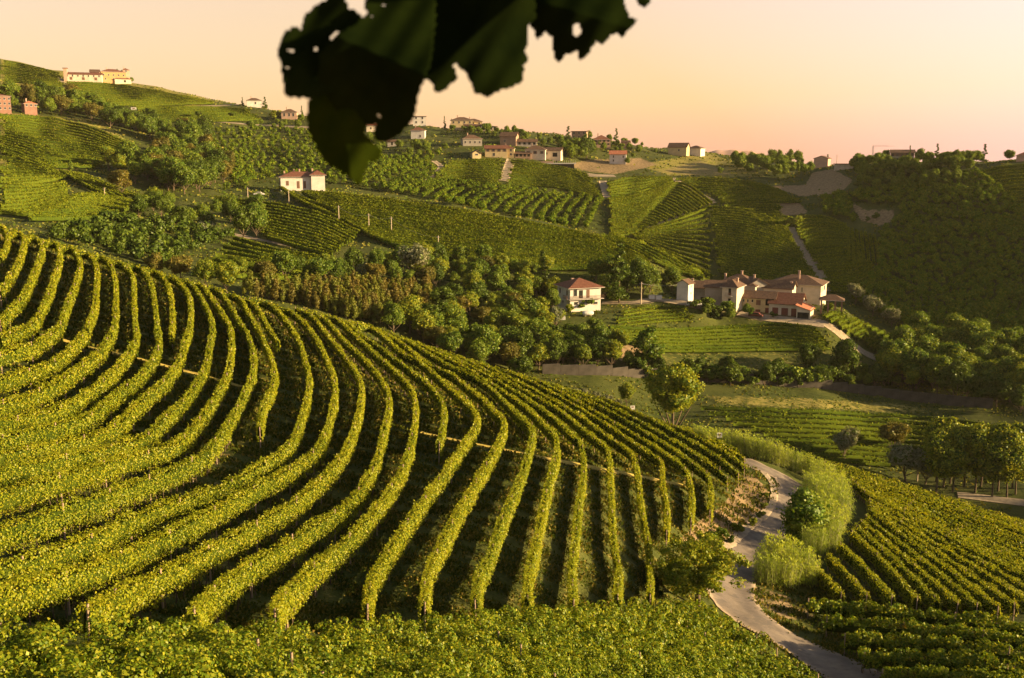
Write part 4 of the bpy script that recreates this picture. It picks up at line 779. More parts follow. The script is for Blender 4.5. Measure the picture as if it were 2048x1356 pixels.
# ridge and village houses: label, px, py, Y, w, d, h, rz, roof, rh, wall, roofmat, windows
def rows_of(face, w_, n, zs, ww=1.0, hh=1.3, kind='window'):
    return [(face, (i+.5)*w_/n-ww/2, z, ww, hh, kind) for z in zs for i in range(n)]
V_ = [
 ('hilltop_winery','long pink and cream winery on the left hilltop',130,161,745,25,10,4.8,-6,'gable',1.6,'cream','roof',rows_of('F',25,7,(2.9,))+rows_of('F',25,3,(.6,),1.8,2,'closed')),
 ('winery_tower','square pink tower at the left end of the hilltop winery',128,161,742,2.4,4,8.8,-6,'flat',0,'pink','roof',[]),
 ('winery_hall','pink hall with arched brown roof at the right end of the winery',181,161,742,6.2,9,6.2,-4,'gable',2.0,'pink','roofold',[]),
 ('orange_mansion','orange mansion with flat hip roof on the left skyline',203,162,730,17,12,6.8,10,'hip',2.2,'orange','roof',rows_of('F',17,5,(3.8,))+rows_of('F',17,3,(1.0,))),
 ('mansion_turret','pink turret rising behind the orange mansion',247,164,728,4.6,5,8.4,10,'hip',1.4,'pink','roof',[('F',1.6,7,1.2,1.4,'window')]),
 ('mansion_lodge','low lodge in front of the orange mansion',230,166,722,11,5,3,8,'hip',1.2,'cream','roof',[('F',6,.6,1.4,1.6,'dark')]),
 ('brick_block','red brick apartment block cut by the left edge of the photo',-22,222,560,11.2,10,8.4,6,'hip',1.2,'brick','roof',rows_of('F',11.6,5,(1.0,3.6,6.2),1.1,1.3)),
 ('brick_house','small red brick house with pale base among the upper left trees',50,226,560,6.4,6,5.2,14,'hip',1.5,'brick','roofred',rows_of('F',7,3,(3.6,),1.2,1.4)),
 ('far_white_house','white house low on the skyline between two conifers',494,211,690,9.5,7,3.6,0,'hip',1.6,'white','roofold',[('F',5,1,1.2,1.4,'window')]),
 ('hip_roofed_house','house with dark hip roof beside the left conifer',563,236,640,9.5,8,3.8,-8,'hip',1.9,'pink','roofold',[('F',1.2,1,1.2,2,'window'),('F',4.2,1,1.2,2,'window'),('F',6.8,1,1.2,2,'window')]),
 ('village_white_house','tall white house right of the hanging vine leaf',826,250,600,7.5,7,5,0,'flat',0,'white','roofold',rows_of('F',7.5,2,(1,3.4))),
 ('village_pink_house','pale pink house with brown roof below the tall white house',822,276,560,7.6,7,4.4,-6,'hip',1.6,'white','roof',[('F',4.6,.4,1,1.3,'window')]),
 ('orange_roofed_house','house with orange roof glimpsed between the vine leaves',733,262,590,8,6,3.4,0,'hip',1.4,'cream','roofred',[('F',2,1,1,1.2,'window')]),
 ('garden_hut','small grey hut in the village gardens',775,292,560,7,5,2.6,0,'gable',1.0,'greywall','roofold',[('F',2,.4,1,1.8,'dark')]),
 ('skyline_restaurant','big yellow restaurant house on the middle skyline',902,258,610,13,10,5.4,0,'hip',1.8,'ochre','roofold',rows_of('F',13,4,(3.3,))+[('F',1,.5,1.2,1.8,'window')]),
 ('restaurant_wing','right wing of the skyline restaurant with dark hip roof',929,258,608,10.6,9,4.6,0,'hip',1.6,'ochre','roofold',rows_of('F',10.6,3,(2.6,))),
 ('restaurant_veranda','long pink veranda roof sloping right of the restaurant',928,260,602,12.5,4,2.8,0,'leanf',.8,'brick','roofold',rows_of('F',12.5,5,(.4,),1.4,1.9,'dark')),
 ('open_shed','open sided shed at the right end of the restaurant terrace',962,260,600,9.5,6,2.2,0,'leanr',.9,'cream','roofold',rows_of('F',9.5,4,(.2,),1.6,1.6,'dark')),
 ('pale_hip_house','pale two storey house with brown hip roof above the yellow house',926,290,545,10.4,8,3.5,8,'hip',2.0,'greywall','roofold',rows_of('F',10.4,4,(.8,),1.0,1.4)),
 ('brown_chalet','brown chalet with steep gable roof in the village centre',1000,288,545,8.8,7,4.2,-14,'gable',2.2,'brownwall','roofold',[('R',2,1.2,1.6,1.6,'window'),('F',2,1,1.2,1.2,'window')]),
 ('chalet_porch','lower porch roof in front of the brown chalet',1010,288,541,6,4,1.6,-14,'gable',1.3,'brownwall','roofold',[]),
 ('long_low_barn','long low brown barn right of the chalet',1034,290,542,10.6,5,1.9,-2,'gable',1.3,'stone','roofold',rows_of('F',10.6,4,(.2,),1.3,1.2,'dark')),
 ('yellow_long_house','yellow long house with green framed windows above the vineyard',970,312,520,11.5,7,4.0,0,'gable',1.5,'ochre','roof',rows_of('F',11.5,4,(2.2,),1.0,1.3,'shuttered')+[('F',4,0,1.2,1.6,'window')]),
 ('yellow_corner_house','projecting right end of the yellow long house',1003,312,517,6.4,6,3.9,-4,'hip',1.4,'ochre','roof',rows_of('F',6.4,2,(.3,2.3),1.1,1.2)),
 ('yellow_cottage','small yellow gabled cottage left of the long house',945,316,518,4.6,5,2.6,12,'gabled',1.5,'ochre','roofold',[('F',1.4,1.3,1.6,.9,'window')]),
 ('terrace_restaurant','long cream building with grey brown roof behind the terrace',1050,314,520,10.4,8,3.9,-6,'hip',2.0,'cream','roofold',rows_of('F',10.4,3,(1.6,),1.0,1.4,'shuttered')),
 ('terrace_restaurant_wing','cream right wing with bare end wall beside the terrace',1086,315,516,9.2,7,3.6,-12,'gable',1.5,'cream','roofold',[('F',1.4,1.4,1,1.3,'window'),('F',5,.4,2.4,2,'dark')]),
 ('link_porch','low tiled porch between the yellow house and the terrace building',1030,314,516,8,3.5,1.9,0,'leanf',1.0,'brownwall','roofold',rows_of('F',8,4,(.2,),1.2,1.4,'dark')),
 ('ridge_villa','grey ridge villa half hidden by a tall cedar',1143,279,560,8.2,7,4.4,-8,'flat',0,'brownwall','roofold',rows_of('F',8.2,3,(.6,2.9))),
 ('round_roofed_house','brown house with pyramid roof and balcony on the ridge',1187,292,560,9.4,9,3.6,6,'hip',2.4,'brownwall','roof',rows_of('F',9.4,4,(.6,2.3),1.2,.9,'dark')),
 ('pink_outbuilding','small pink outbuilding half behind a conifer',1243,294,560,4.2,4,2.6,-8,'gable',1.0,'pink','roofold',[]),
 ('small_white_house','small white house with red tile roof facing the vineyards',1219,325,520,8.4,6,4.4,-2,'gable',1.7,'white','roofred',[('F',1.6,.4,.7,1.2,'window'),('F',1.6,2.4,.7,1.2,'window'),('F',6.6,2.4,.7,1.2,'window')]),
 ('ridge_farm','ochre ridge farm with brown roofs and a lit tree before it',1336,306,600,11,8,3.6,-14,'gable',2.4,'ochre','roofold',[('F',6,1,1,1.3,'window')]),
 ('ridge_farm_wing','pale right wing of the ridge farm',1374,308,598,8.4,7,3.4,-22,'hip',1.5,'white','roofold',[]),
 ('pink_gabled_house','plain pink gabled house on the bare ridge',1627,335,505,6.8,8,4.6,-10,'gabled',1.2,'pink','roofold',[]),
 ('quarry_shed','low grey stone shed right of the pink house',1668,340,500,9.6,6,3.0,-8,'flat',0,'stone','roofold',[]),
 ('long_ridge_house','long grey ridge house with two rows of dark windows',1780,324,470,10.2,8,4.4,0,'gable',1.3,'greywall','roofold',rows_of('F',10.2,5,(.5,2.7),1.0,1.3,'shuttered')),
 ('edge_house','red roofed house cut by the right edge of the photo',2032,322,450,9,8,2.6,0,'hip',1.8,'pink','roof',[]),
]
for nm, lab, px, py, Y, w, d, h, rz, rf, rh, wm, rm, op in V_:
    Y2 = float(hit(px, py+2, 0, Y*.62, Y*1.5)[1]); k = Y2/Y
    if not .8 < k < 1.25: print('HOUSE', nm, Y, round(Y2))
    gz = float(H(*P(px, py, Y2)[:2])); pz = P(px, py, Y2)[2]
    op = [(o_[0], o_[1]*k, o_[2]*k, o_[3]*k, o_[4]*k, o_[5]) for o_ in [tuple(q) if len(q) > 5 else tuple(q) for q in op]]
    house(nm, lab, px, py, Y2, w*k, d*k, h*k, rz-math.degrees(math.atan((px-1024)/F)), rf, rh*k, .5, wm, rm, op=op, found=max(1.2, pz-gz+1.2),  chim=([(w*.3*k, d*.5*k, rh+1.0)] if rf == 'hip' and h > 3.4 else []))
# terrace of the restaurant
def terrace():
    Yt = float(hit(1080, 328, 0, 400, 640)[1]); p = P(1080, 326, Yt); root = empty('restaurant_terrace', p, R(-3), label='long pale terrace with railing posts and parasols above the bare slope', cat='terrace')
    MB().box(0, 19, 0, 5, -.5, 0).build('deck', M['whitep'], root); MB().box(.5, 18, 1, 4.5, -3.5, -.51).build('base', M['dark'], root)
    for i in range(11): MB().box(7+i*1.15, 7.12+i*1.15, .1, .22, .002, 1.5).build('post', M['whitep'], root)
    MB().box(0, 7, .08, .2, .002, .9).build('parapet', M['pink'], root)
terrace()
# wall along the valley bottom
def valley_wall():
    line = [(1085,742),(1250,748),(1400,756),(1560,766),(1700,778),(1850,800),(1985,812)]
    q = catmull(line, 40); w = np.array([hit(a, c+6, 0, 205, 262) for a, c in q]); w = dense(smooth_line(w, 3), step=4.2); c0 = w[0]; base = np.array([c0[0], c0[1], float(H(*c0))])
    root = empty('retaining_wall', base, label='long weathered concrete retaining wall along the valley bottom', cat='wall')
    for i in range(len(w)-1):
        a, c = w[i], w[i+1]; z = min(float(H(*a)), float(H(*c))); d = c-a; L_ = np.hypot(*d)
        MB().box(0, L_-.03, 0, .35, -1.5, 2.6).build('wall_panel', M['oldwall'], root, (a[0]-base[0], a[1]-base[1], z-base[2]), math.atan2(d[1], d[0]))
valley_wall()
# utility poles and wires
M['polewood'] = plain('pole_concrete', (.46,.36,.26), .9, 4)
def pole(px, py, hp, y0, y1, lab, name='utility_pole'):
    x, y = hit(px, py, 0, y0, y1); h = hp/F*y*1.02; z = float(H(x, y)); root = empty(name, (x, y, z), 0, label=lab, cat='utility pole')
    v, f = tube([(0,0,-.5),(0,0,h*.5),(0,0,h)], (.17, .14, .11), 8); link('post', mesh_np('pole', v, f, M['polewood'], True), root)
    m_ = MB().box(-.55, .55, -.05, .05, h-.6, h-.5); m_.build('crossarm', M['metal'], root)
    for i, a in enumerate((-.45, 0, .45)): MB().box(a-.04, a+.04, -.04, .04, h-.497, h-.33).build('insulator', M['whitep'], root)
    return Vector((x, y, z+h-.4))
PL = [pole(1834,962,56,120,200,'tall pole with white insulators on the right skyline edge of the vineyard'),
 pole(678,446,34,280,420,'utility pole highest on the sunlit spur'), pole(738,462,34,270,400,'second utility pole down the sunlit spur'), pole(783,468,34,270,400,'third utility pole down the sunlit spur'), pole(877,512,40,260,380,'lowest utility pole on the sunlit spur, near the wood'),
 pole(1282,608,44,262,300,'utility pole beside the drive right of the white house'), pole(578,408,26,330,440,'pole at the villa corner by the track'), pole(496,400,24,330,460,'thin pole in the shaded vineyard left of the villa'),
 pole(210,398,22,300,460,'short pole before the bronze tree'), pole(1673,333,22,430,600,'thin mast beside the pink gabled house')]
def wire(a, c, sag, lab):
    n = 14; t = np.linspace(0, 1, n)[:, None]; p = np.array(a)*(1-t)+np.array(c)*t; p[:, 2] -= 4*sag*(t*(1-t))[:, 0]
    v, f = tube(p, np.full(n, .022), 4); o = link('power_line', mesh_np('wire', v, f, M['metal'], True)); tag(o, lab, 'wire')
wire(PL[5], P(1390, 560, 296), 1.2, 'sagging wire from the pole to the farm roofs'); wire(PL[5], P(1190, 585, 300), 1.5, 'sagging wire from the pole to the left behind the conifer')
wire(PL[1], PL[2], 1.2, 'wire between the two upper poles on the spur'); wire(PL[2], PL[3], .8, 'wire between the middle poles on the spur'); wire(PL[3], PL[4], 1.5, 'wire down to the lowest spur pole')
# small signs
def sign(px, py, y0, y1, w_, h_, ph, lab, colr='whitep'):
    x, y = hit(px, py, 0, y0, y1); root = empty('sign', (x, y, float(H(x, y))), R(8), label=lab, cat='sign')
    v, f = tube([(0,.05,-.3),(0,.05,ph+h_*.5)], (.035,.035), 6); link('post', mesh_np('post', v, f, M['metal']), root)
    MB().box(-w_/2, w_/2, -.02, .02, ph, ph+h_).build('panel', M[colr], root, bevel=.01); MB().box(-w_*.25, w_*.25, -.03, -.022, ph+h_*.45, ph+h_*.8).build('emblem', M['brick'], root)
sign(1438, 902, 110, 165, .75, .75, 1.9, 'small white road sign with dark mark beside the cane hedge'); sign(1265, 822, 125, 170, .7, .6, 2.0, 'small white sign at the crest of the near hill')
sign(268, 226, 480, 700, 3.2, 1.6, 1.8, 'white billboard by the upper left tree belt')
# crane
def crane():
    Yc = float(hit(1744, 330, 0, 380, 640)[1]); p = P(1744, 330, Yc); root = empty('tower_crane', p, 0, label='thin tower crane with long jib on the right skyline', cat='crane')
    m_ = MB(); h = 36/F*Yc
    for x in (-.25, .25):
        for y in (-.25, .25): m_.box(x-.05, x+.05, y-.05, y+.05, -4, h)
    for i in range(10): m_.box(-.25, .25, -.28, -.22, i*1.1, i*1.1+.06)
    m_.build('mast', M['metal'], root)
    j = MB(); j.box(-.4, 41/F*Yc, -.12, -.04, h, h+.10); j.box(-.4, 41/F*Yc, .04, .12, h, h+.10); j.box(-.4, 30/F*Yc, -.04, .04, h+.4, h+.48)
    for i in range(8): j.box(i*1.0, i*1.0+.06, -.05, .05, h+.101, h+.4)
    j.build('jib', M['metal'], root)
crane()
# cars
def car(px, py, y0, y1, rz, lab, colr='whitep', yy=None):
    x, y = hit(px, py, 0, y0, y1); z = float(H(x, y)) if yy is None else yy; root = empty('parked_car', (x, y, z), R(rz), label=lab, cat='car')
    prof = [(-2.1,.35),(-2.05,.8),(-1.5,.9),(-.9,1.38),(.7,1.42),(1.3,.98),(2.0,.85),(2.15,.5),(2.1,.3)]; b_ = MB(); n = len(prof)
    b_.v = [(a, -.82, c) for a, c in prof]+[(a, .82, c) for a, c in prof]; b_.f = [tuple(range(n)), tuple(range(2*n-1, n-1, -1))]+[((i+1) % n, i, i+n, (i+1) % n+n) for i in range(n)]
    b_.build('body', M[colr], root, bevel=.08)
    for s_ in (-1, 1): MB().poly([(-1.25,s_*.835,.98),(-.85,s_*.835,1.28),(.62,s_*.835,1.31),(1.05,s_*.835,1.0)]).build('side_window', M['glass'], root)
    for a in (-1.35, 1.35):
        for s_ in (-1, 1):
            v, f = tube([(a, s_*.70, .32), (a, s_*.86, .32)], (.32, .32), 12); w_ = link('wheel', mesh_np('wheel', v, np.vstack([f]), M['dark']), root)
car(518, 391, 330, 440, 10, 'white car parked left of the villa'); car(1388, 612, 262, 300, 8, 'white car parked behind the small white annex')
car(1512, 634, 262, 300, 150, 'dark red car parked before the yellow barn', 'door')
def tank():
    x, y = hit(1176, 632, 0, 250, 280); root = empty('gas_tank', (x, y, float(H(x, y))), R(15), label='white rounded gas tank on the grass before the white house', cat='tank')
    pts = [(-1.6,0,.8),(-1.45,0,.8),(-1.1,0,.8),(1.1,0,.8),(1.45,0,.8),(1.6,0,.8)]; v, f = tube(pts, (.1,.42,.62,.62,.42,.1), 14); link('body', mesh_np('tank', v, f, M['whitep'], True), root)
    for a in (-.8, .8): MB().box(a-.12, a+.12, -.4, .4, -.3, .3).build('foot', M['greywall'], root)
tank()
def skip_box(px, py, y0, y1, w_, h_, lab, nm='white_container'):
    x, y = hit(px, py, 0, y0, y1); root = empty(nm, (x, y, float(H(x, y))), R(6), label=lab, cat='container')
    b_ = MB().box(-w_/2, w_/2, 0, 1.2, 0, .12); b_.box(-w_/2, -w_/2+.08, 0, 1.2, .121, h_); b_.box(w_/2-.08, w_/2, 0, 1.2, .121, h_); b_.box(-w_/2+.082, w_/2-.082, 0, .08, .121, h_); b_.box(-w_/2+.082, w_/2-.082, 1.12, 1.2, .121, h_); b_.build('bin', M['whitep'], root)
    MB().box(-w_/2-.04, w_/2+.04, -.05, 1.25, h_+.003, h_+.08).build('lid', M['metal'], root)
skip_box(1304, 599, 262, 300, 1.8, 1.2, 'left of two white bins beside the drive'); skip_box(1318, 600, 262, 300, 1.8, 1.2, 'right of two white bins beside the drive'); skip_box(1122, 640, 250, 280, 2.4, 1.0, 'pale low container at the left corner of the white house')
# chimney aerials of the farm roofs are part of the skyline: lamp-like mast
# far hills behind the ridge
def far_hill():
    n = 30; V = []; x0, x1 = 440, 600; Y = 2400
    for i in range(n):
        x = x0+(x1-x0)*i/(n-1); z = CAMZ+5+8*math.sin(math.pi*i/(n-1))+1.1*math.sin(i*.9)
        for j in range(8):
            f = j/7; V.append((x*(1+.12*f), Y+300*f, -80+(z+80)*math.sin(f*math.pi*.5)))
    i, j = np.meshgrid(np.arange(n-1), np.arange(7), indexing='ij'); a = (i*8+j).ravel(); o = link('far_hills', mesh_np('far_hills', V, np.stack([a, a+8, a+9, a+1], -1), M['far_haze_tint'], True)); tag(o, 'hazy far hills just above the ridge line', None, None, 'structure')
M['far_haze_tint'] = plain('far_hills', (.46,.27,.20), .95, .01, .3)  # pink of distant haze painted into the hills' base colour
far_hill()
# ---------------------------------------------------------------- trees
M['bark'] = plain('tree_bark', (.12,.085,.055), .95, 5, .4, .5)
LM = {
 'green': leaf_mat('green_leaves', [(.04,.08,.009), (.075,.13,.012), (.12,.175,.016), (.18,.21,.02)], .25, .05),
 'dark': leaf_mat('dark_leaves', [(.03,.054,.006), (.052,.084,.008), (.085,.12,.011)], .2, .05),
 'yellow': leaf_mat('yellow_green_leaves', [(.075,.12,.010), (.13,.175,.013), (.19,.225,.017), (.27,.26,.02)], .3, .05),
 'bronze': leaf_mat('bronze_leaves', [(.07,.075,.014), (.11,.10,.018), (.15,.115,.02), (.10,.12,.018)], .25, .05),
 'silver': leaf_mat('silvery_leaves', [(.10,.12,.07), (.15,.16,.10), (.20,.20,.12)], .2, .05),
 'red': leaf_mat('dark_red_leaves', [(.06,.018,.012), (.10,.03,.018), (.08,.05,.015)], .2, .05),
 'cane': leaf_mat('cane_leaves', [(.22,.30,.03), (.34,.41,.045), (.46,.50,.08)], .35, .08),
 'sap': leaf_mat('sapling_leaves', [(.09,.115,.014), (.14,.16,.02), (.20,.19,.03)], .3, .06),
 'rustsap': leaf_mat('rusty_sapling_leaves', [(.10,.085,.018), (.15,.12,.025), (.17,.16,.025)], .3, .06),
 'hazel': leaf_mat('hazel_leaves', [(.05,.095,.011), (.085,.14,.013), (.16,.185,.018)], .2, .03, False),
}
def cubesphere(k=3):
    Vs, Fs = [], []; g = np.linspace(-1, 1, k+1)
    for ax in range(3):
        for sg in (-1, 1):
            a, c = np.meshgrid(g, g, indexing='ij'); p = np.zeros((k+1, k+1, 3)); p[..., ax] = sg; p[..., (ax+1) % 3] = a; p[..., (ax+2) % 3] = c*sg
            p /= np.linalg.norm(p, axis=2)[..., None]; o = sum(len(v) for v in Vs); Vs.append(p.reshape(-1, 3))
            i, j = np.meshgrid(np.arange(k), np.arange(k), indexing='ij'); q = (i*(k+1)+j).ravel()+o; Fs.append(np.stack([q, q+k+1, q+k+2, q+1], -1))
    return np.vstack(Vs), np.vstack(Fs)
CS = cubesphere(3)
def crown_geom(H_, wid, base, nl, leaf, nleaf, shape='round', rg=None, lobe=0.42):
    """crown of total height H_, width wid, starting at height base: lobes covered with leaf clumps; returns core + leaves"""
    rg = rg or rng; ch = H_-base; cz = base+ch*.5; parts, P_, N_ = [], [], []
    cs = []
    for i in range(nl):
        if shape == 'round':
            d = rg.normal(0, 1, 3); d /= np.linalg.norm(d); f = rg.uniform(.35, .95)
            c = np.array([d[0]*wid*.5*(1-lobe)*f, d[1]*wid*.5*(1-lobe)*f, cz+d[2]*ch*.5*(1-lobe)*f]); r = lobe*rg.uniform(.65, 1.1)*min(wid, ch)*.5
        elif shape == 'tall':
            f = (i+.5)/nl; wz = math.sin(math.pi*min(.95, f*.8+.15))**.7; a = rg.uniform(0, 6.28); q = rg.uniform(.1, .5)
            c = np.array([math.cos(a)*wid*.5*q*wz, math.sin(a)*wid*.5*q*wz, base+ch*(.06+f*.86)]); r = wid*.5*lobe*1.5*wz*rg.uniform(.75, 1.1)
        else:   # cone: layered conifer
            f = (i+.5)/nl; ww = (1-f)**.85; a = rg.uniform(0, 6.28)
            c = np.array([math.cos(a)*wid*.28*ww, math.sin(a)*wid*.28*ww, base+ch*f*.97]); r = max(.12*wid, wid*.30*ww)
        cs.append((c, r))
    tot = sum(r*r for _, r in cs)
    for c, r in cs:
        v, f = CS; sq = np.array([1, 1, .85 if shape != 'cone' else .5])
        vv = v*(r*.70)*(1+rg.normal(0, .10, (len(v), 1)))*sq+c; parts.append((vv, f))
        n = max(6, int(nleaf*r*r/tot)); d = rg.normal(0, 1, (n, 3)); d /= np.linalg.norm(d, axis=1)[:, None]
        clump = 1+.14*np.sin(d[:, 0]*7+c[0]*3)+.14*np.sin(d[:, 1]*8+c[2]*2)+.10*np.sin(d[:, 2]*9+c[1])
        rr = r*(clump*rg.uniform(.78, 1.08, n))[:, None]
        P_.append(c+d*rr*sq); N_.append(d)
    P_ = np.vstack(P_); N_ = np.vstack(N_); lo = P_[:, 2] > base*.6
    lv = leaf_quads(P_[lo], N_[lo], leaf, .7); cv, cf = joinm(parts)
    return (cv, cf), lv
def trunk_geom(H_, base, r, limbs=4, wid=3, rg=None):
    rg = rg or rng; a, c = rg.normal(0, .12, 2); top = base+(H_-base)*.55
    out = [tube([(0, 0, -.4), (a*.5, c*.5, base*.5), (a, c, base), (a*1.5, c*1.5, top)], (r*1.25, r, r*.8, r*.3), 7)]
    for i in range(limbs):
        th = i*6.28/limbs+rg.uniform(-.4, .4); z0 = base*rg.uniform(.7, 1.1); L_ = wid*.36
        out.append(tube([(a*.8, c*.8, z0), (math.cos(th)*L_*.45, math.sin(th)*L_*.45, z0+(H_-base)*.16), (math.cos(th)*L_, math.sin(th)*L_, z0+(H_-base)*.38)], (r*.55, r*.38, r*.15), 5))
    return joinm(out)
PROTO = {}
def proto(key, H_, wid, base, nl, leaf, nleaf, lm, shape='round', tr=.16, limbs=4, variants=3, lobe=.36, core=None):
    """each prototype: list of (crown mesh, trunk mesh) of nominal height H_"""
    lst = []
    for v in range(variants):
        (cv, cf), (lv, lf) = crown_geom(H_, wid, base, nl, leaf, nleaf, shape, lobe=lobe)
        V, Fq = joinm([(cv, cf), (lv, lf)])
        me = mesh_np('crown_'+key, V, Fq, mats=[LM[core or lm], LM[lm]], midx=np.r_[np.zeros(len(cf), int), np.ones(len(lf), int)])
        tv, tf = trunk_geom(H_, base, tr, limbs, wid); lst.append((me, mesh_np('trunk_'+key, tv, tf, M['bark'], True)))
    PROTO[key] = (H_, lst)
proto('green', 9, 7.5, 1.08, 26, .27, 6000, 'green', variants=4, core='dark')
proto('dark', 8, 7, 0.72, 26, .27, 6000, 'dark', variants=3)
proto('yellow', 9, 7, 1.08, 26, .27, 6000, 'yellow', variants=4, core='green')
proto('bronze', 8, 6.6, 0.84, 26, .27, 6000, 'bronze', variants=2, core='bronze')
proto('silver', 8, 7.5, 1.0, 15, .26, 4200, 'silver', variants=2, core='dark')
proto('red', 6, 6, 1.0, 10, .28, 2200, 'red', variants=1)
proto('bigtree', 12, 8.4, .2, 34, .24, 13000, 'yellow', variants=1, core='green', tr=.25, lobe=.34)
proto('poplar', 9, 3.6, 1.4, 9, .28, 2400, 'green', 'tall', .12, 0, 3, .55, 'dark')
proto('sapling', 5, 1.5, .2, 8, .17, 1100, 'sap', 'tall', .05, 0, 4, .5, 'sap')
proto('rustsapling', 4.6, 1.6, .2, 8, .17, 1000, 'rustsap', 'tall', .05, 0, 3, .5, 'rustsap')
proto('spruce', 10, 5, .8, 16, .26, 2600, 'dark', 'cone', .16, 0, 2, .4)
proto('plane', 12, 5.0, 3.0, 14, .28, 4200, 'yellow', 'tall', .14, 0, 4, .6, 'dark')
proto('bush', 3, 3.6, .1, 8, .22, 1300, 'green', variants=3, core='dark', tr=.05, limbs=0)
proto('darkbush', 3.2, 4.0, .1, 8, .24, 1200, 'dark', variants=3, tr=.05, limbs=0)
proto('yellowbush', 3, 3.4, .1, 8, .2, 1300, 'yellow', variants=2, core='green', tr=.05, limbs=0)
CATS = {'bigtree': ('broadleaf_tree', 'tree'), 'green': ('broadleaf_tree', 'tree'), 'dark': ('broadleaf_tree', 'tree'), 'yellow': ('broadleaf_tree', 'tree'), 'bronze': ('broadleaf_tree', 'tree'), 'silver': ('willow_tree', 'tree'), 'red': ('broadleaf_tree', 'tree'),
 'poplar': ('poplar_tree', 'tree'), 'sapling': ('poplar_sapling', 'sapling'), 'rustsapling': ('poplar_sapling', 'sapling'), 'spruce': ('conifer_tree', 'conifer'), 'plane': ('plane_tree', 'tree'), 'bush': ('bush', 'bush'), 'darkbush': ('bush', 'bush'), 'yellowbush': ('bush', 'bush')}
TREES = []
def tree(kind, x, y, h, label, group=None, z=None, wide=1.0):
    TREES.append((kind, x, y, h, label, group, z, wide))
def build_trees(limit=300):
    broad = sorted([t for t in TREES if CATS[t[0]][0] == 'broadleaf_tree'], key=lambda t: -t[3]/t[2]); rest = broad[limit:]; rid = {id(t) for t in rest}
    for t in TREES:
        if id(t) not in rid: make_tree(*t)
    parts = []
    for kind, x, y, h, label, group, z, wide in rest:
        H0, lst = PROTO[kind]; me = lst[rng.integers(0, len(lst))][0]; s = h/H0; n = len(me.vertices); co = np.zeros(n*3, np.float32); me.vertices.foreach_get('co', co); co = co.reshape(-1, 3)
        fs = np.zeros(len(me.loops), np.int32); me.loops.foreach_get('vertex_index', fs); fs = fs.reshape(-1, 4); fs = fs[::1]
        a = rng.uniform(0, 6.28); ca, sa = math.cos(a), math.sin(a)
        parts.append((co@np.array([[ca, sa, 0], [-sa, ca, 0], [0, 0, 1]])*s*1.0+np.array([x, y, float(H(x, y))]), fs))
    if parts:
        V, Fq = joinm(parts); o = link('distant_woodland', mesh_np('distant_woodland', V, Fq, LM['green'])); tag(o, 'distant small trees filling out the wooded hillsides', 'woodland', None, 'stuff')
    print('TREES', len(TREES), 'broad', len(broad)); bad = [t[4] for t in TREES if not 4 <= len(t[4].replace('-', ' ').split()) <= 16]; print('LABELS', bad[:4], len(bad))
def make_tree(kind, x, y, h, label, group=None, z=None, wide=1.0):
    H0, lst = PROTO[kind]; cr_, tk = lst[rng.integers(0, len(lst))]; s = h/H0; zz = float(H(x, y)) if z is None else z
    nm, cat = CATS[kind]; root = empty(nm, (x, y, zz-.05*h if kind.endswith('bush') else zz), rng.uniform(0, 6.28), label=label, cat=cat, group=group)
    wv = wide*rng.uniform(.92, 1.1)
    root.scale = (s*wv*1.18, s*wv*1.18, s*1.06)
    link('crown', cr_, root); link('trunk', tk, root); return root
def tree_px(kind, px, py, hpx, label, y0=10, y1=3000, wide=1.0, group=None):
    x, y = hit(px, py, 0, y0, y1); return tree(kind, x, y, hpx/F*y*1.03, label, group, wide=wide)
def scatter(poly, n, y0, y1, mind):
    """n base points inside a photo polygon, at least mind metres apart on the ground"""
    poly = list(poly); xs = [p[0] for p in poly]; ys = [p[1] for p in poly]; out = []; tries = 0
    while len(out) < n and tries < n*40:
        tries += 1; a = rng.uniform(min(xs), max(xs)); c = rng.uniform(min(ys), max(ys))
        if not inpoly(np.array([a]), np.array([c]), poly)[0]: continue
        x, y = hit(a, c, 0, y0, y1)
        if any((x-q[0])**2+(y-q[1])**2 < mind*mind for q in out): continue
        out.append((x, y, a, c))
    return sorted(out, key=lambda q: q[2])
DESC = {'bigtree': 'large lit', 'green': 'green broadleaf', 'dark': 'dark green', 'yellow': 'yellow-green', 'bronze': 'bronze-tinged', 'silver': 'silvery', 'poplar': 'upright poplar', 'sapling': 'yellowish poplar sapling', 'rustsapling': 'reddish poplar sapling', 'spruce': 'dark conifer', 'plane': 'tall plane', 'bush': 'green bush', 'darkbush': 'dark bush', 'yellowbush': 'yellowish bush', 'red': 'dark red'}
def wood(poly, n, kinds, hr, y0, y1, mind, where, group):
    cn = {}
    for x, y, a, c in scatter(poly, n, y0, y1, mind):
        k = kinds[rng.integers(0, len(kinds))]; i = cn.get(k, 0); cn[k] = i+1; h = rng.uniform(*hr)
        noun = '' if 'bush' in k or 'sapling' in k else ' tree' if k != 'spruce' else ''
        tree(k, x, y, h, f'{ordn(i)} {DESC[k]}{noun} from the left {where}'.replace('green broadleaf', 'green'), group)
A_ = ['green', 'green', 'dark', 'yellow']; B_ = ['green', 'dark', 'dark', 'bronze']
wood([(450,560),(640,545),(700,540),(900,530),(1100,545),(1130,600),(1040,615),(900,585),(700,572),(560,575)], 62, ['green', 'yellow', 'dark', 'green', 'yellow', 'bronze'], (4.5, 8), 215, 300, 3.6, 'under the sunlit spur', 'trees along the foot of the spur')
wood([(470,592),(860,590),(870,640),(760,650),(700,640),(600,612)], 280, ['sapling', 'rustsapling', 'sapling', 'sapling', 'rustsapling'], (3.6, 6.6), 190, 262, .9, 'in the young poplar plantation', 'poplar saplings in the plantation')
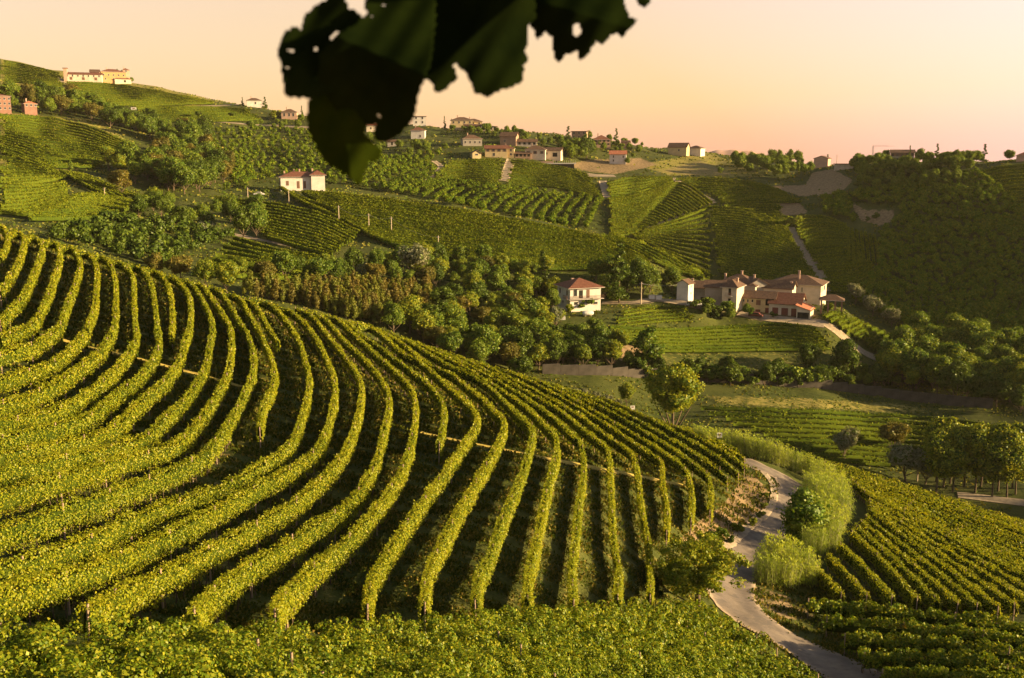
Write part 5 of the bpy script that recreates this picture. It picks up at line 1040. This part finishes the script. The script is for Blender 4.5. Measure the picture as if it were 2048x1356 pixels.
wood([(870,668),(880,612),(1030,620),(1040,690),(1100,720),(1060,765),(960,745),(860,705),(760,662)], 44, ['green', 'yellow', 'yellow', 'dark', 'green', 'bronze'], (6, 9.5), 175, 262, 3.4, 'before the white house', 'trees before the white house')
wood([(1020,640),(1110,640),(1120,690),(1230,700),(1290,735),(1100,745),(1050,700)], 32, ['green', 'dark', 'dark', 'yellow'], (4.5, 8), 215, 262, 3, 'on the slope below the white house', 'trees below the white house')
wood([(1180,565),(1350,555),(1370,590),(1300,600),(1200,600)], 9, ['green', 'green', 'yellow', 'dark'], (7, 10), 262, 330, 4, 'behind the white house', 'trees behind the white house')
wood([(1250,745),(1500,760),(1760,745),(1800,775),(1560,775),(1330,768)], 60, ['darkbush', 'dark', 'darkbush', 'dark', 'bush'], (3.2, 6.5), 225, 262, 2.3, 'above the retaining wall', 'hedge trees above the wall')
wood([(1760,760),(1900,740),(2060,730),(2060,830),(1960,812),(1800,790)], 40, ['green', 'yellow', 'dark', 'green'], (7, 12), 215, 275, 3.4, 'in the wood at the right edge', 'trees of the right wood')
wood([(1790,700),(1860,690),(1960,700),(2060,700),(2060,740),(1880,750),(1790,740)], 18, ['yellow', 'green', 'green', 'yellow'], (8, 12), 240, 300, 4.5, 'along the sunlit right wood', 'sunlit trees of the right wood')
wood([(1720,610),(1790,640),(1800,665),(1740,640),(1700,600)], 6, ['silver', 'dark'], (6, 8), 280, 345, 5, 'behind the short sunlit rows', 'willows right of the farm')
wood([(1380,612),(1450,628),(1500,632),(1460,645),(1400,640)], 9, ['bush', 'dark', 'darkbush'], (3, 5.5), 265, 292, 2.6, 'on the bank before the farmhouse', 'trees before the farmhouse')
wood([(1865,962),(2060,978),(2060,1000),(1870,985)], 26, ['plane'], (11.5, 13.5), 160, 215, 2.6, 'behind the utility pole', 'plane trees in the valley')
# upper left belts
wood([(0,205),(60,195),(140,200),(260,250),(330,265),(420,275),(420,300),(330,290),(240,262),(140,235),(30,222)], 90, B_+['green'], (8, 13), 420, 700, 4.5, 'above the sunlit left slope', 'trees of the upper left belt')
wood([(330,290),(400,290),(420,330),(470,360),(460,390),(380,392),(300,375),(300,330)], 40, ['green', 'dark', 'bronze', 'green'], (9, 14), 360, 560, 4.6, 'in the tall gully grove', 'trees of the gully grove')
wood([(212,335),(300,345),(380,370),(360,392),(290,385),(230,360)], 14, ['yellow', 'green', 'yellow'], (9, 13), 350, 480, 5.5, 'behind the bronze tree', 'pale trees behind the bronze tree')
wood([(240,420),(420,400),(540,420),(500,470),(420,470),(250,440)], 20, ['dark', 'green', 'dark'], (5, 8), 260, 390, 5, 'in the shaded hollow', 'trees of the shaded hollow')
wood([(470,255),(620,240),(640,262),(520,262),(470,262)], 12, ['green', 'dark', 'bush'], (4, 7), 470, 760, 6, 'along the thin left hillside road', 'trees along the hillside road')
wood([(640,290),(700,270),(780,300),(880,290),(900,300),(860,320),(720,310)], 22, ['green', 'yellow', 'dark'], (5, 8), 470, 680, 6, 'in the village gardens', 'garden trees of the village')
wood([(880,262),(1120,300),(1180,310),(1120,290),(980,262)], 36, ['green', 'dark', 'bush', 'yellow'], (4, 7), 500, 680, 6, 'between the village houses', 'trees between the village houses')
wood([(1115,305),(1180,300),(1190,325),(1130,325)], 12, ['green', 'dark', 'poplar'], (8, 13), 480, 660, 4, 'in the clump beside the terrace', 'trees beside the terrace')
wood([(1180,285),(1330,290),(1320,312),(1190,305)], 14, ['green', 'bush', 'dark'], (3.5, 7), 500, 690, 5, 'along the ridge right of the terrace', 'ridge trees right of the terrace')
wood([(1462,330),(1600,330),(1625,352),(1560,362),(1480,350)], 30, ['green', 'yellow', 'green', 'poplar'], (7, 11), 430, 680, 4.5, 'in the sunlit grove on the ridge', 'trees of the ridge grove')
wood([(1700,335),(1960,322),(1950,345),(1720,360)], 52, ['dark', 'green', 'dark', 'yellow'], (5.5, 9), 380, 560, 3.4, 'in the ridge wood on the right', 'trees of the right ridge wood')
wood([(1710,350),(1950,345),(1900,375),(1720,385)], 36, ['dark', 'green', 'darkbush'], (4, 7), 360, 530, 3.6, 'under the right ridge wood', 'trees under the right ridge')
# ---- single trees
S = [
 ('bigtree',1345,870,172,'large lit green tree standing beyond the right end of the near hill',130,215,1.05), ('poplar',1297,745,92,'narrow lit tree between the wall and the farm terraces',215,262,1.25),
 ('yellow',1253,812,50,'small yellow tree at the far edge of the near hill',150,215,1.0), ('yellow',1035,748,40,'small yellow tree just behind the near hill crest',168,235,1.3),
 ('silver',1690,922,76,'grey-brown round tree in the valley field',180,215,.9), ('bronze',1785,905,72,'orange-tinged tree in the valley field',185,225,1.0),
 ('silver',1812,962,98,'big grey willow beside the utility pole',165,205,1.0), ('silver',1850,968,74,'smaller grey willow leaning on the big one',165,205,.9),
 ('dark',1615,748,72,'dark tree standing alone on the mown strip',235,270,.75), ('dark',1690,760,88,'dark twin crowned tree left of the short rows',232,270,.95), ('yellow',1800,760,75,'yellow-green tree below the short rows',235,285,1.0),
 ('bronze',243,392,58,'round bronze tree beside the striped field',300,420,1.0), ('green',513,476,70,'tall lit tree on the bend of the pale track',240,320,.9), ('dark',487,478,72,'dark tree behind the lit one on the pale track',240,330,.8),
 ('bronze',310,556,52,'first bronze round tree just over the left crest',180,245,1.0), ('bronze',360,566,62,'second bronze round tree just over the left crest',180,245,1.0), ('yellow',412,582,72,'yellow tree behind the near hill crest',180,245,.8), ('yellow',455,586,70,'broad yellow tree behind the near hill crest',180,245,.9),
 ('spruce',1238,606,112,'tall dark conifer right of the white house',255,310,.9), ('spruce',1085,590,84,'tall dark conifer left of the white house',255,320,.9), ('silver',828,560,90,'pale crowned tree in the belt under the spur',240,300,.8),
 ('bush',1168,622,32,'round dark bush against the front of the white house',255,280,1.2), ('yellowbush',1140,626,22,'small orange-yellow bush at the white house corner',255,280,1.0), ('silver',1112,660,60,'silvery tree left of the white house',245,275,.7), ('green',1105,625,50,'shaded tree at the left side of the white house',255,280,.8),
 ('green',1190,676,46,'lit tree below the white tank',240,268,1.0),
 ('yellowbush',1655,625,24,'leafy bush beside the pavilion',270,300,1.0), ('darkbush',1412,622,26,'dark bush on the bank left of the farm',262,292,1.2), ('bush',1458,630,34,'tall green bush before the farmhouse door',262,292,.9), ('bush',1496,634,24,'small bush at the edge of the gravel yard',262,292,1.0), ('darkbush',1546,636,16,'little dark bush before the garages',262,295,1.0),
 ('yellow',1612,912,34,'small yellow tree behind the cane hedge',140,195,1.0), ('yellowbush',1590,452,26,'bush at the top of the pale field track',340,460,1.1), ('darkbush',1752,440,16,'dark bush on the white bare patch',350,450,1.3), ('darkbush',1735,444,12,'small dark bush left on the white bare patch',350,450,1.0),
 ('spruce',889,256,23,'first slim cypress at the white road',520,700,.5), ('spruce',903,254,20,'second slim cypress beside the restaurant house',520,700,.5), ('spruce',935,240,12,'conifer top behind the restaurant house',560,760,.9),
 ('spruce',1136,292,36,'tall cedar on the ridge beside the hidden house',520,690,.9), ('green',1177,282,22,'slender lone tree on the ridge',540,700,.6), ('spruce',1232,292,32,'pointed conifer beside the round roofed house',540,700,.75), ('green',1284,290,10,'tiny lone tree on the bare ridge',560,700,.7),
 ('spruce',485,212,16,'conifer left of the far white house',600,760,.8), ('spruce',530,216,22,'conifer right of the far white house',560,760,.9), ('spruce',604,236,22,'bare looking conifer right of the small hip roofed house',560,760,.6), ('spruce',236,162,22,'conifer behind the orange mansion',700,900,.8), ('dark',263,166,12,'dark tree right of the orange mansion',650,850,.9),
 ('bush',400,238,18,'round tree beside the thin left road',480,760,1.0), ('bush',466,236,16,'round bush above the thin left road',480,760,1.0), ('yellowbush',550,238,20,'round lit tree left of the hip roofed house',480,760,1.4),
 ('spruce',1655,322,22,'conifer behind the pink house',430,600,.9), ('dark',2017,324,28,'lone round tree on the bare ridge at the far right',400,560,1.1), ('spruce',1818,326,32,'dark conifer right of the long ridge house',400,560,.5), ('green',1770,326,28,'tree at the left end of the long ridge house',400,560,1.3),
 ('spruce',1968,318,34,'tallest conifer of the right ridge wood',400,560,.9), ('spruce',1873,318,34,'thin topped conifer of the right ridge',400,560,.7), ('spruce',1712,345,34,'dark conifer at the left end of the right wood',400,560,.6),
 ('green',1470,330,30,'leftmost tall tree of the ridge grove',430,600,.8), ('poplar',1580,330,30,'slim tree near the right end of the grove',430,600,1.0), ('green',1596,330,30,'rounded tree at the right end of the grove',430,600,.8), ('yellow',1440,352,20,'small lit tree standing before the grove',430,600,.8),
 ('red',452,386,24,'dark red tree left of the villa',380,470,1.2), ('red',490,384,22,'second dark red tree beside the villa',380,470,1.4), ('darkbush',660,372,18,'dark bush right of the villa',390,480,1.2), ('bush',530,388,14,'bush at the corner of the villa',370,440,1.2),
 ('silver',410,470,34,'blue-grey thicket beside the pale track',250,330,1.9), ('bush',100,300,12,'bush on the sunlit left slope',380,560,1.0), ('poplar',143,348,26,'narrow tree at the tip of the slanting rows',330,460,.8), ('yellow',310,412,42,'bright yellow tree in the shaded hollow',300,400,.9), ('yellow',340,414,34,'second bright yellow tree in the shaded hollow',300,400,.9),
 ('green',1255,330,16,'round garden tree before the small white house',500,640,1.0), ('green',1265,318,14,'garden tree right of the small white house',500,640,1.0), ('spruce',1700,300,8,'tiny conifer on the far ridge',480,600,.8),
]
for k, px, py, hp, lab, y0, y1, wd in S: tree_px(k, px, py, hp, lab, y0, y1, wd)
# ---- hazel orchards: the 300 that show largest are bushes of their own, the rest one mass
def hazel_mesh(h, wd, nleaf, leaf):
    (cv, cf), (lv, lf) = crown_geom(h, wd, .15, 5, leaf, nleaf, lobe=.6)
    return (cv, cf), (lv, lf)
HP = [hazel_mesh(3.6, 4.2, 230, .42) for _ in range(4)]
HM = []
for c_, l_ in HP:
    V, Fq = joinm([c_, l_]); HM.append(mesh_np('hazel_bush', V, Fq, LM['hazel']))
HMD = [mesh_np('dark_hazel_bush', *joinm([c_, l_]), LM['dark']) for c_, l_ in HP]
HZ = []
def hz_rows(A, B, N, per, y0, y1, where, s=1.0, jit=.25):
    for i in range(N):
        q = img_lerp(A, B, i/(N-1), 20); w = np.array([hit(a, c, 0, y0, y1) for a, c in q]); w = dense(smooth_line(w, 1), step=per)
        for k, (x, y) in enumerate(w):
            if rng.random() < .05: continue
            HZ.append((x+rng.normal(0, jit), y+rng.normal(0, jit), s*rng.uniform(.8, 1.15), f'{ordn(k)} bush, {ordn(i)} hazel row {where}'.replace('hundred and', 'hundred'), 'hazel bushes '+where))
def hz_scatter(poly, n, y0, y1, md, where, s=1.0):
    for k, (x, y, a, c) in enumerate(scatter(poly, n, y0, y1, md)):
        if inpoly(np.array([a]), np.array([c]), [(1692,398),(1735,412),(1800,412),(1795,440),(1765,462),(1715,448)])[0]: continue
        HZ.append((x, y, s*rng.uniform(.7, 1.3), f'{ordn(k)} orchard bush from the left {where}'.replace('hundred and', 'hundred'), 'orchard bushes '+where))
hz_rows([(800,388),(830,372),(900,366)], [(1170,462),(1185,430),(1200,402)], 17, 2.7, 360, 520, 'behind the sunlit spur', 1.0)
hz_rows([(420,268),(560,262),(700,290),(760,318)], [(470,372),(600,352),(720,375),(790,388)], 14, 5.2, 400, 700, 'on the slope above the villa', 1.15, .8)
hz_rows([(780,385),(810,350),(850,326)], [(850,384),(870,372),(895,366)], 6, 4.0, 380, 640, 'left of the hillside vineyard', 1.0, .5)
hz_rows([(770,320),(820,312),(880,308)], [(720,372),(780,350),(850,330)], 6, 5, 400, 680, 'under the village gardens', 1.1, .6)
hz_scatter([(100,470),(250,440),(420,470),(480,470),(370,510),(330,545),(200,505),(90,478)], 110, 205, 330, 3.6, 'in the hollow beyond the near hill', 1.2)
hz_scatter([(1640,400),(1720,385),(1960,345),(2060,440),(2060,720),(1900,700),(1800,650),(1700,600),(1760,540),(1760,450),(1700,445)], 1150, 285, 470, 2.3, 'on the shaded right hillside', .92)
hz_scatter([(1640,395),(1700,395),(1700,440),(1650,430)], 20, 350, 470, 3.6, 'left of the white bare patch', 1.2)
HZ.sort(key=lambda q: -q[2]/q[1])
for x, y, s, lab, gp in HZ[:300]:
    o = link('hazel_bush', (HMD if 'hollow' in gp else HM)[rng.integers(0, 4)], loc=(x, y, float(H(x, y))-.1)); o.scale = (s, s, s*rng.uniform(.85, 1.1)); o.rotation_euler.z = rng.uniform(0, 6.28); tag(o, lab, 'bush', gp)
rest = []
for x, y, s, lab, gp in HZ[300:]:
    (cv, cf), (lv, lf) = HP[rng.integers(0, 4)]; sel = rng.random(len(lf)) < .8; a = rng.uniform(0, 6.28); ca, sa = math.cos(a), math.sin(a)
    V, Fq = joinm([(cv, cf), (lv, lf)]); V = V@np.array([[ca, sa, 0], [-sa, ca, 0], [0, 0, 1]])*s+np.array([x, y, float(H(x, y))-.1]); rest.append((V, Fq))
V, Fq = joinm(rest); o = link('hazel_orchard', mesh_np('hazel_orchard', V, Fq, LM['hazel'])); tag(o, 'dense dark hazel bushes covering the farther hillsides', 'orchard', None, 'stuff')
print('HAZEL', len(HZ))
# ---- cherry tree by the road, built larger and with visible limbs
def cherry():
    x, y = hit(1394, 1212, 0, 60, 110); s = y/F; root = empty('cherry_tree', (x, y, float(H(x, y))), label='spreading cherry tree with dark limbs beside the road', cat='tree')
    rg = np.random.default_rng(5); T = []; tips = []
    hgt = 150*s; wd = 205*s
    fork = np.array([0, 0, hgt*.30]); T.append(tube([(0, 0, -.4), (.05, 0, hgt*.12), fork], (.30, .22, .20), 9))
    for i in range(9):
        th = i*6.28/9+rg.uniform(-.3, .3); L_ = wd*.5*rg.uniform(.7, 1); el = rg.uniform(.15, .95)
        p1 = fork+np.array([math.cos(th)*L_*.3, math.sin(th)*L_*.3, hgt*.16*el+.1]); p2 = fork+np.array([math.cos(th)*L_*.68, math.sin(th)*L_*.68, hgt*.52*el]); p3 = fork+np.array([math.cos(th)*L_*.98, math.sin(th)*L_*.98, hgt*.66*el])
        T.append(tube([fork-[0, 0, .1], p1, p2, p3], (.12, .085, .05, .02), 6))
        for q in range(7):
            b0 = p1+(p3-p1)*rg.uniform(0, 1); d = rg.normal(0, 1, 3); d[2] = abs(d[2])*.9; d /= np.linalg.norm(d); e = b0+d*rg.uniform(.5, 1.25); T.append(tube([b0, (b0+e)/2+rg.normal(0, .06, 3), e], (.035, .022, .01), 4)); tips += [e, (b0+e)/2]
        tips += [p3, p2, (p1+p2)/2+[0, 0, .3]]
    for q in range(46):
        th = rg.uniform(0, 6.28); r = wd*.44*rg.random()**.5; tips.append(np.array([math.cos(th)*r, math.sin(th)*r, hgt*(rg.uniform(.62, 1.02)-.25*(r/(wd*.44))**2)]))
    P_, N_ = [], []
    for t in tips:
        n = 120; d = rg.normal(0, 1, (n, 3)); d /= np.linalg.norm(d, axis=1)[:, None]; P_.append(t+d*(rg.random((n, 1))**.5)*np.array([.62, .62, .36])*rg.uniform(.7, 1.15)); N_.append(d*.4+[0, 0, .8])
    v, f = leaf_quads(np.vstack(P_), np.vstack(N_), .15, .6); link('crown', mesh_np('cherry_leaves', v, f, LM['yellow']), root)
    v, f = joinm(T); link('trunk', mesh_np('cherry_limbs', v, f, M['bark'], True), root)
cherry()
# ---- giant cane along the road
def cane_mesh(h, wd, nst):
    rg = rng; P_, N_, St = [], [], []; LV = []
    for i in range(nst):
        a = rg.uniform(0, 6.28); r = wd*.5*rg.random()**.5; b0 = np.array([math.cos(a)*r, math.sin(a)*r, 0]); hh = h*rg.uniform(.65, 1.05); ln = np.array([math.cos(a), math.sin(a), 0])*rg.uniform(.05, .35)*hh*.4
        top = b0+ln+[0, 0, hh]; mid = b0+ln*.3+np.array([0, 0, hh*.5]); St.append(tube([b0-[0, 0, .2], mid, top], (.018, .015, .006), 4))
        for k in range(15):
            f = rg.uniform(.12, 1); p = b0*(1-f)+top*f; th = rg.uniform(0, 6.28); L_ = rg.uniform(.35, .6); o = np.array([math.cos(th), math.sin(th), 0]); w_ = np.array([-o[1], o[0], 0])*.030
            m1 = p+o*L_*.5+[0, 0, .20*rg.random()+.05]; e = p+o*L_+[0, 0, -.12*rg.random()]
            LV.append(np.array([p-w_*.4, m1-w_, e, m1+w_]))
        for k in range(5):      # pale plume at the tip
            th = rg.uniform(0, 6.28); o = np.array([math.cos(th), math.sin(th), 1.6])*.12; w_ = np.array([-o[1], o[0], 0])*.3; LV.append(np.array([top-w_*.3, top+o*.5-w_, top+o*1.3, top+o*.5+w_]))
    v = np.vstack(LV); return (v, np.arange(len(v)).reshape(-1, 4)), joinm(St)
M['cane_stem'] = plain('cane_stems', (.30,.30,.10), .7, 4)
CM = []
for _ in range(3):
    (v, f), (sv, sf) = cane_mesh(3.2, 2.3, 75); CM.append((mesh_np('cane_leaves', v, f, LM['cane']), mesh_np('cane_stems', sv, sf, M['cane_stem'])))
CL = [(1402,892,3.0),(1420,898,3.2),(1440,900,3.1),(1460,905,3.2),(1482,909,3.3),(1503,915,3.2),(1524,920,3.3),(1546,927,3.2),(1567,934,3.2),(1588,942,3.2),(1608,950,3.1),(1627,960,3.2),(1645,975,3.6),(1660,992,3.9),(1672,1012,4.2),(1626,990,3.4),(1644,1008,3.9),
      (1656,1036,4.2),(1678,1046,3.8),(1640,1062,4.3),(1664,1078,4.0),(1634,1094,3.9),(1654,1100,3.6),(1626,1110,3.3),(1540,1152,3.6),(1562,1156,4.2),(1590,1160,4.0),(1572,1172,3.4),(1608,1168,3.2),(1530,1166,3.0)]
for i, (px, py, h) in enumerate(CL):
    x, y = hit(px, py, 0, 70, 165); a, c = CM[i % 3]; grp = 'giant cane clumps along the road'
    root = empty('cane_clump', (x, y, float(H(x, y))), rng.uniform(0, 6.28), label=(f'{ordn(i)} pale green giant cane clump along the right of the road, from the far end' if i < 24 else f'{ordn(i-24)} giant cane clump of the round stand at the road bend'), cat='cane clump', group=grp)
    root.scale = (h/3.2*1.0, h/3.2*1.0, h/3.2*rng.uniform(.82, 1.0)); link('leaves', a, root); link('stems', c, root)
PROTO['spruce2'] = PROTO['spruce']
proto('shrub', 4.2, 2.8, .1, 12, .13, 4200, 'green', 'tall', .06, 0, 1, .6, 'green'); CATS['shrub'] = ('bush', 'bush')
tree_px('shrub', 1604, 1092, 118, 'dark upright shrub standing against the pale cane', 70, 130, 1.0)
for i, (px, py, hp, k) in enumerate([(1420,1092,34,'bush'),(1446,1080,30,'bush'),(1400,1104,26,'darkbush'),(1478,1066,24,'yellowbush'),(1503,1052,22,'yellowbush'),(1520,1036,18,'yellowbush'),(1527,1016,16,'yellowbush'),(1530,996,14,'yellowbush'),(1462,1090,22,'darkbush')]):
    tree_px(k, px, py, hp, f'{ordn(i)} {DESC[k]} in the ditch along the inside of the road bend', 70, 150, 1.1, 'bushes in the roadside ditch')
for i, (px, py, hp) in enumerate([(1170,800,26),(1192,806,30),(1215,812,30),(1236,818,26),(1150,790,22),(1128,782,20)]):
    tree_px('silver', px, py, hp, f'{ordn(i)} pale shrub from the left behind the near hill crest', 150, 215, .9, 'pale shrubs behind the crest')

build_trees()
# ---------------------------------------------------------------- the out-of-focus vine shoot hanging close to the camera
m = mat('near_vine_leaf'); b = NB(m); g = b.n('ShaderNodeTexCoord'); n = b.noise(14, 4, g.outputs['Object'])
c = b.ramp(n, [(.3, (.004,.007,.002)), (.7, (.010,.016,.003))]); df = b.n('ShaderNodeBsdfDiffuse'); b.l(c, df.inputs[0]); tr = b.n('ShaderNodeBsdfTranslucent'); b.l(b.mix(1.0, c, (1.6, 1.5, .3), 'MULTIPLY'), tr.inputs[0])
mx = b.n('ShaderNodeMixShader'); mx.inputs[0].default_value = .25; b.l(df.outputs[0], mx.inputs[1]); b.l(tr.outputs[0], mx.inputs[2]); b.out(mx.outputs[0]); M['nearleaf'] = m
m = mat('yellowing_vine_leaf'); b = NB(m); n = b.noise(9, 4); c = b.ramp(n, [(.3, (.010,.020,.002)), (.75, (.036,.048,.004))]); df = b.n('ShaderNodeBsdfDiffuse'); b.l(c, df.inputs[0]); tr = b.n('ShaderNodeBsdfTranslucent'); b.l(b.mix(1.0, c, (1.5, 1.4, .3), 'MULTIPLY'), tr.inputs[0])
mx = b.n('ShaderNodeMixShader'); mx.inputs[0].default_value = .45; b.l(df.outputs[0], mx.inputs[1]); b.l(tr.outputs[0], mx.inputs[2]); b.out(mx.outputs[0]); M['yellowleaf'] = m
def near_leaf(root, poly, dist, mt, fold, seed, holes=(), tilt=(0, 0), label=None):
    rg = np.random.default_rng(seed); poly = np.array(poly, float)*1/2.438+np.array([500, 0])
    pts = []
    for i in range(len(poly)):           # serrated edge
        a, c = poly[i], poly[(i+1) % len(poly)]; L_ = np.hypot(*(c-a)); k = max(1, int(L_/8)); nn = np.array([(c-a)[1], -(c-a)[0]])/max(L_, 1)
        for q in range(k): pts.append(a+(c-a)*q/k+nn*((q % 2)*5-1.5)*rg.uniform(.3, 1.1)*(q > 0))
    pts = np.array(pts); x0, y0 = pts.min(0); x1, y1 = pts.max(0); st = 3.2
    X, Yp = np.meshgrid(np.arange(x0-st, x1+st, st), np.arange(y0-st, y1+st, st)); cx, cy = X[:-1, :-1]+st/2, Yp[:-1, :-1]+st/2
    ins = inpoly(cx, cy, [tuple(p) for p in pts])
    for hx, hy, hr in holes: hx, hy, hr = hx/2.438+500, hy/2.438, hr/2.438; ins &= ((cx-hx)**2+(cy-hy)**2 > hr*hr)
    mxc, myc = (x0+x1)/2, (y0+y1)/2; u = (X-mxc)/150; v = (Yp-myc)/150
    D = dist+fold*.03*np.abs(u*math.cos(seed)+v*math.sin(seed))+.006*np.sin(u*3+seed)+.005*np.sin(v*4+seed*2)+.0012*np.sin(u*14+v*9)+tilt[0]*u+tilt[1]*v
    a = (X-1024)/F; bb = -(Yp-678)/F
    wx = D*a; wy = D*(CT+bb*ST); wz = D*(-ST+bb*CT)
    Vv = np.stack([wx, wy, wz], -1).reshape(-1, 3); ny, nx = X.shape; jj, ii = np.nonzero(ins); q = jj*nx+ii
    Fq = np.stack([q, q+nx, q+nx+1, q+1], -1); used = np.unique(Fq); rm_ = -np.ones(len(Vv), int); rm_[used] = np.arange(len(used))
    me = mesh_np('vine_leaf', Vv[used]-np.array(root.location)+np.array([0, 0, CAMZ]), rm_[Fq], mt, True); o = link('leaf', me, root)
    md = o.modifiers.new('thick', 'SOLIDIFY'); md.thickness = .0008
    if label: o['label'] = label
    return o
pr = P(1000, -60, .82); root = empty('hanging_vine_shoot', pr, 0, label='dark out of focus vine leaves hanging at the top of the view', cat='vine shoot')
near_leaf(root, [(300,-120),(420,-110),(460,0),(480,40),(540,70),(550,100),(530,130),(600,240),(520,360),(400,450),(300,480),(180,470),(170,430),(160,400),(150,300),(135,250),(150,200),(160,170),(205,130),(255,150),(260,90),(300,50),(330,20),(380,0),(385,-60)], .80, M['nearleaf'], .5, 1, [(203,247,10),(192,243,7),(322,240,8),(428,163,13),(411,176,12),(398,186,7),(182,330,6)])
near_leaf(root, [(560,-160),(900,-160),(905,60),(880,300),(850,385),(815,480),(800,560),(780,600),(720,660),(690,680),(620,695),(600,650),(615,600),(560,620),(500,580),(430,540),(400,500),(340,420),(330,340),(340,260),(420,170),(520,110),(575,60),(560,40)], .78, M['nearleaf'], 1.6, 2, [(655,24,7),(594,80,6),(625,562,6),(631,569,5)])
near_leaf(root, [(300,440),(440,430),(520,520),(560,600),(560,660),(600,700),(645,730),(630,775),(580,790),(555,840),(540,905),(500,880),(440,830),(370,790),(330,740),(290,650),(275,580),(285,520)], .83, M['yellowleaf'], 1.0, 3, (), label='yellowing lowest leaf hanging in front of the village')
near_leaf(root, [(860,-160),(1385,-150),(1390,90),(1350,130),(1355,200),(1340,250),(1358,300),(1335,320),(1330,390),(1280,425),(1225,435),(1170,472),(1100,455),(1075,400),(1045,345),(1005,308),(985,320),(1015,375),(975,410),(940,445),(905,452),(880,395),(850,385),(840,100)], .86, M['nearleaf'], 1.2, 4)
near_leaf(root, [(1370,-150),(1800,-160),(1830,40),(1850,80),(1885,92),(1862,125),(1810,185),(1790,165),(1755,170),(1722,222),(1690,202),(1645,270),(1607,295),(1595,245),(1560,262),(1530,270),(1502,305),(1480,255),(1470,180),(1440,152),(1400,190),(1385,150),(1365,100)], .90, M['nearleaf'], 1.0, 5, [(1592,132,17),(1596,150,19),(1590,164,12),(1850,20,8)])
near_leaf(root, [(1860,-80),(1980,-90),(1955,0),(1920,38),(1885,0)], .92, M['nearleaf'], .6, 6)
sp_ = [P(560, -190, .84), P(760, -120, .83), P(1000, -70, .84), P(1180, -60, .87), P(1330, -60, .92)]
v, f = tube([tuple(q-pr) for q in sp_], (.0035, .004, .0035, .003, .002), 8); link('stem', mesh_np('shoot_stem', v, f, M['wood_dark'], True), root)
build_rows()
# ---------------------------------------------------------------- thin evening haze
m = mat('evening_haze'); b = NB(m); pv = b.n('ShaderNodeVolumePrincipled'); pv.inputs['Color'].default_value = (1.0, .86, .70, 1); pv.inputs['Density'].default_value = 0.000035; pv.inputs['Anisotropy'].default_value = 0.2
b.t.links.new(pv.outputs[0], b.n('ShaderNodeOutputMaterial').inputs['Volume']); M['haze'] = m
zlo = float((SG*YG[:, None]+CAMZ).min())-60
hz_top = float((SG*YG[:, None]+CAMZ).max())+25
hb = MB().box(-3200, 7600, -60, 3100, zlo, hz_top).build('haze', m); hb['kind'] = 'stuff'; hb['label'] = 'thin warm evening haze over the hills'
print('haze', zlo, hz_top)
